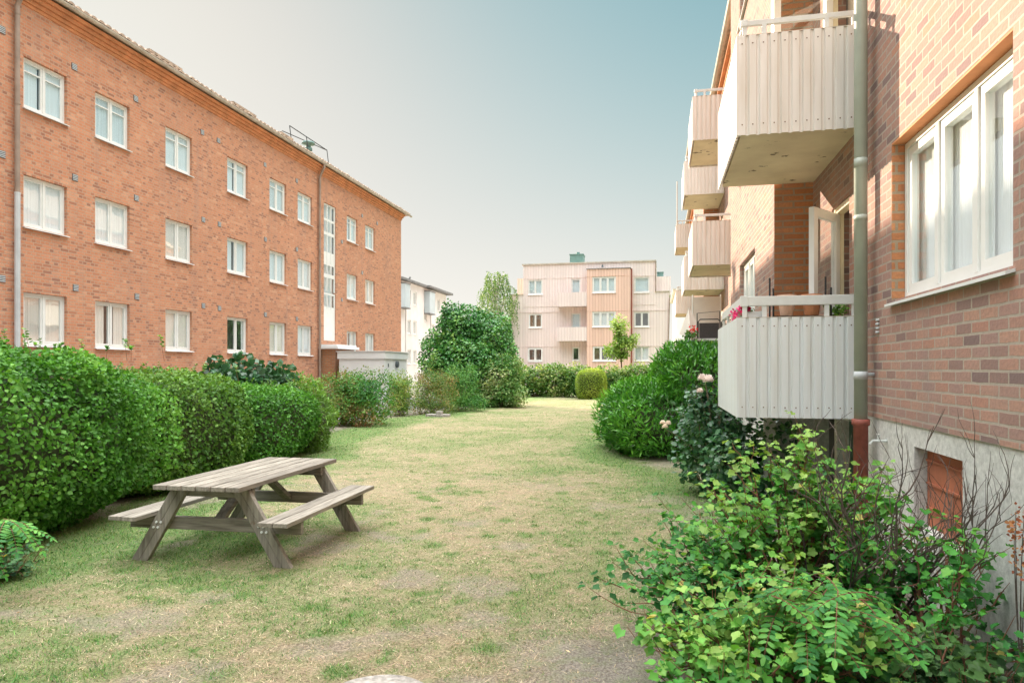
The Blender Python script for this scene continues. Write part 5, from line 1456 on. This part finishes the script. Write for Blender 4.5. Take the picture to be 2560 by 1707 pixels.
# dried flower heads by the wall
DF = thing('dried_flower_plant', 'dried plant with rust-brown flower heads against the plinth at the right edge', 'plant')
mb = MB(); P_, D_, N_ = [], [], []
for i in range(6):
    e = Vector((1.77 + q.uniform(-.08, .06), 3.88 + q.uniform(-.12, .10), q.uniform(0.66, 0.98)))
    pts = curve_pts((1.80, 3.9, 0), e, (0.0, 0.05, 0.1)); mb.tube(pts, [0.0035 - 0.0003 * k for k in range(7)], 4, caps=False)
    P_, D_, N_ = [], [], []
    for k in range(26):
        d = Vector((q.gauss(0, 1), q.gauss(0, 1), q.gauss(0, 1))).normalized()
        P_.append(tuple(e + d * 0.02 + Vector((0, 0, q.uniform(-.12, .02))))); D_.append(tuple(d)); N_.append((q.gauss(0, 1), q.gauss(0, 1), 1))
    leaves('flower_head', np.array(P_), np.array(D_), np.array(N_), NR.uniform(0.012, 0.024, len(P_)), pal(len(P_), [(0.42, 0.14, 0.06), (0.30, 0.09, 0.05), (0.5, 0.24, 0.10)]), OVAL, M['leaf'], DF)
mb.build('stems', M['twig_dark'], DF)

# pinnate-leaved saplings
def pinnate(name, label, fronds, lsize, cols, seed):
    T = thing(name, label, 'plant')
    q = random.Random(seed); mb = MB(); P_, D_, N_, S_ = [], [], [], []
    for (b, e, sag) in fronds:
        b, e = Vector(b), Vector(e)
        m = (b + e) / 2 + Vector((0, 0, sag))
        pts = [b * (1 - t) ** 2 + m * (2 * t * (1 - t)) + e * t * t for t in np.linspace(0, 1, 12)]
        mb.tube(pts, [0.0032 - 0.0002 * k for k in range(12)], 4, caps=False)
        d0 = (e - b).normalized(); side = d0.cross(Vector((0, 0, 1))).normalized()
        for k in range(2, 12):
            d = (pts[k] - pts[k - 1]).normalized()
            s_ = d.cross(Vector((0, 0, 1))).normalized(); up = s_.cross(d)
            for sg in (-1, 1):
                P_.append(tuple(pts[k])); D_.append(tuple(s_ * sg + d * 0.35 + Vector((0, 0, q.uniform(-.25, .05))))); N_.append(tuple(up + Vector((q.gauss(0, .15), q.gauss(0, .15), 0)))); S_.append(lsize * (1 - 0.35 * abs(k - 6) / 6) * q.uniform(.9, 1.1))
        P_.append(tuple(pts[-1])); D_.append(tuple((pts[-1] - pts[-2]))); N_.append((0, 0, 1)); S_.append(lsize * 0.9)
    leaves('leaflets', np.array(P_), np.array(D_), np.array(N_), np.array(S_), pal(len(P_), cols, jit=0.1), LEAFLET, M['leaf'], T)
    mb.build('stems', M['twig_red'], T)
    return T
PIN = [(0.045, 0.21, 0.05), (0.08, 0.30, 0.06), (0.15, 0.40, 0.075)]
fr = []
q = random.Random(12)
for i in range(40):
    a = q.uniform(2.2, 6.9); b = Vector((0.72 + q.uniform(-.24, .26), 3.34 + q.uniform(-.12, .2), q.uniform(0.44, 0.66)))
    l_ = q.uniform(0.22, 0.36)
    fr.append((b, b + Vector((math.cos(a) * l_, math.sin(a) * l_, q.uniform(-.20, -.02))), 0.07))
pinnate('robinia_sapling', 'fern-like sapling with paired oval leaflets at the front of the bed', fr, 0.055, PIN, 3)
fr = []
for i in range(11):
    a = q.uniform(-2.6, 0.6); b = Vector((-4.56 + q.uniform(-.12, .12), 4.02 + q.uniform(-.15, .15), q.uniform(0.42, 0.62)))
    l_ = q.uniform(0.2, 0.32)
    fr.append((b, b + Vector((math.cos(a) * l_, math.sin(a) * l_, q.uniform(-.24, -.02))), 0.08))
pinnate('robinia_sapling', 'fern-like sapling in front of the tallest hedge at the left edge', fr, 0.058, PIN, 4)
leafbush('weed_clump', 'low dark leafy weeds at the foot of the tallest hedge, left edge', (-5.2, 4.35, -0.02), 40, 0.45, 0.18, 161, 2, 0.04, [(0.02, 0.07, 0.035), (0.035, 0.11, 0.05), (0.07, 0.17, 0.06)], cat='plant', leafy=0.2)
leafbush('weed_clump', 'tall leafy weed standing above the currant bush below the balcony', (1.02, 5.15, -0.02), 7, 0.16, 1.25, 171, 2, 0.085, [(0.05, 0.16, 0.04), (0.09, 0.24, 0.05), (0.14, 0.3, 0.06)], shape=OVAL, cat='plant', leafy=0.55, sub=1)

# ================================================================== THINGS ON THE BALCONIES
def pot(name, label, x, y, z, r, h, mat, group=None, rim=True):
    mb = MB()
    mb.lathe([(0, z), (r * 0.68, z), (r * 0.95, z + h * 0.78), (r * 0.95, z + h * 0.79), (r * 1.07, z + h * 0.80), (r * 1.07, z + h), (r * 0.93, z + h), (r * 0.9, z + h * 0.85), (0, z + h * 0.84)], x, y, 20)
    return tag(mb.build(name, M[mat], None, smooth=False), label, 'flower pot', group)
ST = thing('plant_stand', 'black metal plant stand holding two terracotta pots behind the near balcony rail', 'plant stand')
mb = MB()
for x in (1.10, 1.62):
    for y in (7.0, 7.22): mb.tube([(x, y, 1.35), (x, y, 2.42 if y < 7.1 else 2.55)], 0.009, 6)
for y in (7.0, 7.22): mb.tube([(1.10, y, 2.145), (1.62, y, 2.145)], 0.009, 6)
for i in range(6): mb.tube([(1.14 + i * 0.09, 7.0, 2.15), (1.14 + i * 0.09, 7.22, 2.15)], 0.006, 5)
mb.build('frame', M['black_metal'], ST)
pot('terracotta_pot', 'pale limed terracotta pot, left one on the black plant stand', 1.24, 7.11, 2.165, 0.085, 0.20, 'terracotta_pale', 'terracotta pots on the stand')
pot('terracotta_pot', 'bright orange terracotta pot, right one on the black plant stand', 1.47, 7.11, 2.165, 0.092, 0.20, 'terracotta', 'terracotta pots on the stand')
def flowers(parent, c, h, n, size, cols, seed, name='flower_heads'):
    q = np.random.RandomState(seed)
    P_ = np.array(c) + q.normal(0, 1, (n, 3)) * np.array(h)
    d = q.normal(0, 1, (n, 3)); d[:, 2] = np.abs(d[:, 2])
    return leaves(name, P_, d, q.normal(0, .5, (n, 3)) + np.array((0, -.4, 0.8)), size * q.uniform(.7, 1.2, n), pal(n, cols), OVAL, M['petal' if 'flower' in name else 'leaf'], parent)
PG = thing('pink_geranium', 'bright pink geranium in a white box at the corner of the near balcony', 'plant')
mb = MB(); mb.box(0.83, 1.02, 6.975, 7.08, 2.03, 2.20); mb.box(0.835, 0.92, 7.3, 7.75, 2.03, 2.19); mb.build('planter', M['sill'], PG, bevel=0.006)
flowers(PG, (0.83, 6.99, 2.22), (0.022, 0.02, 0.025), 90, 0.035, [(0.75, 0.03, 0.16), (0.85, 0.08, 0.26), (0.6, 0.02, 0.1)], 1)
flowers(PG, (0.80, 7.45, 2.19), (0.02, 0.05, 0.025), 70, 0.035, [(0.75, 0.05, 0.2), (0.85, 0.12, 0.32)], 2)
flowers(PG, (0.87, 7.05, 2.19), (0.03, 0.03, 0.02), 40, 0.045, [(0.05, 0.14, 0.04), (0.09, 0.2, 0.05)], 3, 'leaves')
TB = thing('herb_trough', 'terracotta trough with a small green plant beside the drainpipe on the near balcony', 'plant')
mb = MB(); mb.box(1.56, 1.80, 7.24, 7.36, 1.98, 2.18); mb.build('trough', M['terracotta_pale'], TB, bevel=0.01)
flowers(TB, (1.72, 7.22, 2.20), (0.04, 0.03, 0.04), 110, 0.045, [(0.08, 0.2, 0.04), (0.16, 0.32, 0.07)], 4, 'leaves')
# second stack, ground-floor balcony
yb = S0[1]
RG = thing('red_geranium', 'red geranium in a hanging blue-grey pot on the corner of the second balcony', 'plant')
mb = MB(); x, y, z = 0.70, yb - 0.10, 2.06
mb.lathe([(0, z), (0.075, z), (0.10, z + 0.17), (0.11, z + 0.17), (0.11, z + 0.20), (0.09, z + 0.2), (0, z + 0.18)], x, y, 16); mb.tube([(x + 0.08, y, z + 0.19), (x + 0.1, y + 0.13, z + 0.3)], 0.006, 5)
mb.build('pot', M['blue_pot'], RG)
flowers(RG, (x, y, z + 0.28), (0.085, 0.08, 0.05), 170, 0.055, [(0.06, 0.17, 0.04), (0.12, 0.26, 0.06)], 6, 'leaves')
flowers(RG, (x + 0.06, y, z + 0.40), (0.05, 0.05, 0.05), 80, 0.04, [(0.75, 0.05, 0.03), (0.65, 0.03, 0.03)], 7)
HP = thing('trailing_plant', 'small yellow-green plant in a grey pot hooked low on the second balcony front', 'plant')
mb = MB(); x, y, z = 1.22, yb - 0.12, 1.86
mb.lathe([(0, z), (0.075, z), (0.095, z + 0.17), (0.105, z + 0.17), (0.105, z + 0.20), (0.085, z + 0.2), (0, z + 0.18)], x, y, 16); mb.tube([(x, y + 0.09, z + 0.19), (x, y + 0.14, z + 0.32)], 0.006, 5)
mb.build('pot', M['blue_pot'], HP)
flowers(HP, (x, y, z + 0.24), (0.07, 0.06, 0.04), 110, 0.05, [(0.2, 0.28, 0.06), (0.36, 0.36, 0.12)], 8, 'leaves')
LG = thing('garden_lounger', 'folded black mesh garden lounger standing on the second balcony', 'lounger', (1.2, yb + 0.14, 2.0))
mb = MB()
for (x0, x1, z1) in ((-0.32, 0.14, 0.72), (0.17, 0.42, 0.70)):
    mb.tube([(x0, 0, 0), (x0, 0, z1 - 0.05), (x0 + 0.04, 0, z1), (x1 - 0.04, 0, z1), (x1, 0, z1 - 0.05), (x1, 0, 0)], 0.013, 6)
mb.tube([(-0.34, 0.08, 0), (-0.34, 0.08, 0.86), (0.14, 0.08, 0.9), (0.16, 0.08, 0.0)], 0.012, 6)
mb.tube([(-0.32, 0, 0.28), (0.14, 0, 0.28)], 0.01, 6)
mb.build('frame', M['black_metal'], LG)
mb = MB(); mb.box(-0.30, 0.12, -0.004, 0.004, 0.02, 0.64); mb.box(0.19, 0.40, -0.004, 0.004, 0.02, 0.62); mb.build('fabric', M['mesh_dark'], LG)
PA = thing('parasol', 'half-folded off-white parasol leaning out of the second balcony', 'parasol')
mb = MB(); mb.tube([(0.95, yb + 1.2, 1.4), (0.72, yb + 1.0, 3.05)], 0.018, 8); mb.build('pole', M['white'], PA)
mb = MB()
tp = Vector((0.72, yb + 1.0, 3.05))
ring = []
for i in range(10):
    a = 2 * math.pi * i / 10
    rr_ = 0.36 if i % 2 else 0.26
    ring.append(Vector((0.86 + rr_ * math.cos(a), yb + 1.1 + rr_ * math.sin(a), 2.28 + 0.05 * (i % 2) - 0.12 * math.cos(a))))
for i in range(10): mb.face([tp, ring[i], ring[(i + 1) % 10]])
mb.build('canopy', M['cloth'], PA, solid=0.006)
WS = thing('windscreen', 'pale cloth windscreen on the far side of the second balcony', 'windscreen')
mb = MB(); mb.face([(0.86, yb + 1.95, 2.2), (1.5, yb + 1.95, 2.2), (1.5, yb + 1.95, 3.4), (0.86, yb + 1.95, 3.4)]); mb.build('fabric', M['cloth'], WS, solid=0.01)
mb = MB()
for x in (0.85, 1.51): mb.tube([(x, yb + 1.95, 1.36), (x, yb + 1.95, 3.45)], 0.015, 6)
mb.build('poles', M['white'], WS)
mb = MB(); mb.tube([(0.79, yb + 0.1 + 13.3, 7.5), (0.79, yb + 0.1 + 13.3, 9.3)], 0.02, 6)
tag(mb.build('flag_pole', M['gutter'], None), 'thin bare pole standing up from the farthest top balcony', 'pole')

# ================================================================== SMALL THINGS BY THE LANE
CAR = thing('parked_car', 'orange-red car parked in front of the white block, mostly hidden by shrubs', 'car', (-12.6, 41.0, 0.0), R(8))
mb = MB()
prof = [(-2.0, 0.30), (-2.0, 0.72), (-1.75, 0.86), (-0.95, 0.93), (-0.45, 1.36), (0.85, 1.42), (1.5, 1.0), (1.95, 0.92), (2.0, 0.45), (1.9, 0.30)]
n0 = len(mb.v)
for x in (-0.82, 0.82): mb.v += [(x * (0.86 if z > 1.2 else 1), y, z) for y, z in prof]
k = len(prof)
mb.f.append(tuple(range(k))); mb.mi.append(0); mb.f.append(tuple(range(2 * k - 1, k - 1, -1))); mb.mi.append(0)
for i in range(k): mb.f.append((i, (i + 1) % k, k + (i + 1) % k, k + i)); mb.mi.append(0)
mb.build('body', M['car_paint'], CAR, bevel=0.05)
mb = MB()
for x in (-0.79, 0.79): mb.face([(x * 1.0, -0.8, 0.97), (x * 0.94, -0.42, 1.31), (x * 0.94, 0.8, 1.35), (x * 1.0, 1.35, 1.0)])
mb.face([(-0.68, -0.98, 0.96), (0.68, -0.98, 0.96), (0.62, -0.50, 1.34), (-0.62, -0.50, 1.34)])
mb.build('window', M['vent'], CAR, solid=0.03)
for x in (-0.80, 0.80):
    for y in (-1.25, 1.2):
        mb = MB(); mb.tube([(x - 0.1, y, 0.31), (x + 0.1, y, 0.31)], 0.31, 18); mb.tube([(x - 0.105, y, 0.31), (x + 0.105, y, 0.31)], 0.19, 14, mi=1); mb.build('wheel', [M['tyre'], M['alu']], CAR)
for x in (-0.6, 0.6):
    mb = MB(); mb.box(x - 0.15, x + 0.15, -2.02, -1.97, 0.62, 0.74); mb.build('headlight', M['white'], CAR)
mb = MB()
mb.box(-7.65, -6.85, 21.9, 22.2, -0.02, 0.10); mb.box(-7.3, -7.1, 21.95, 22.15, 0.10, 0.2)
tag(mb.build('edging_stone', M['stone'], None, bevel=0.02), 'pale edging stones lying at the foot of the rusty shrub', 'stone')
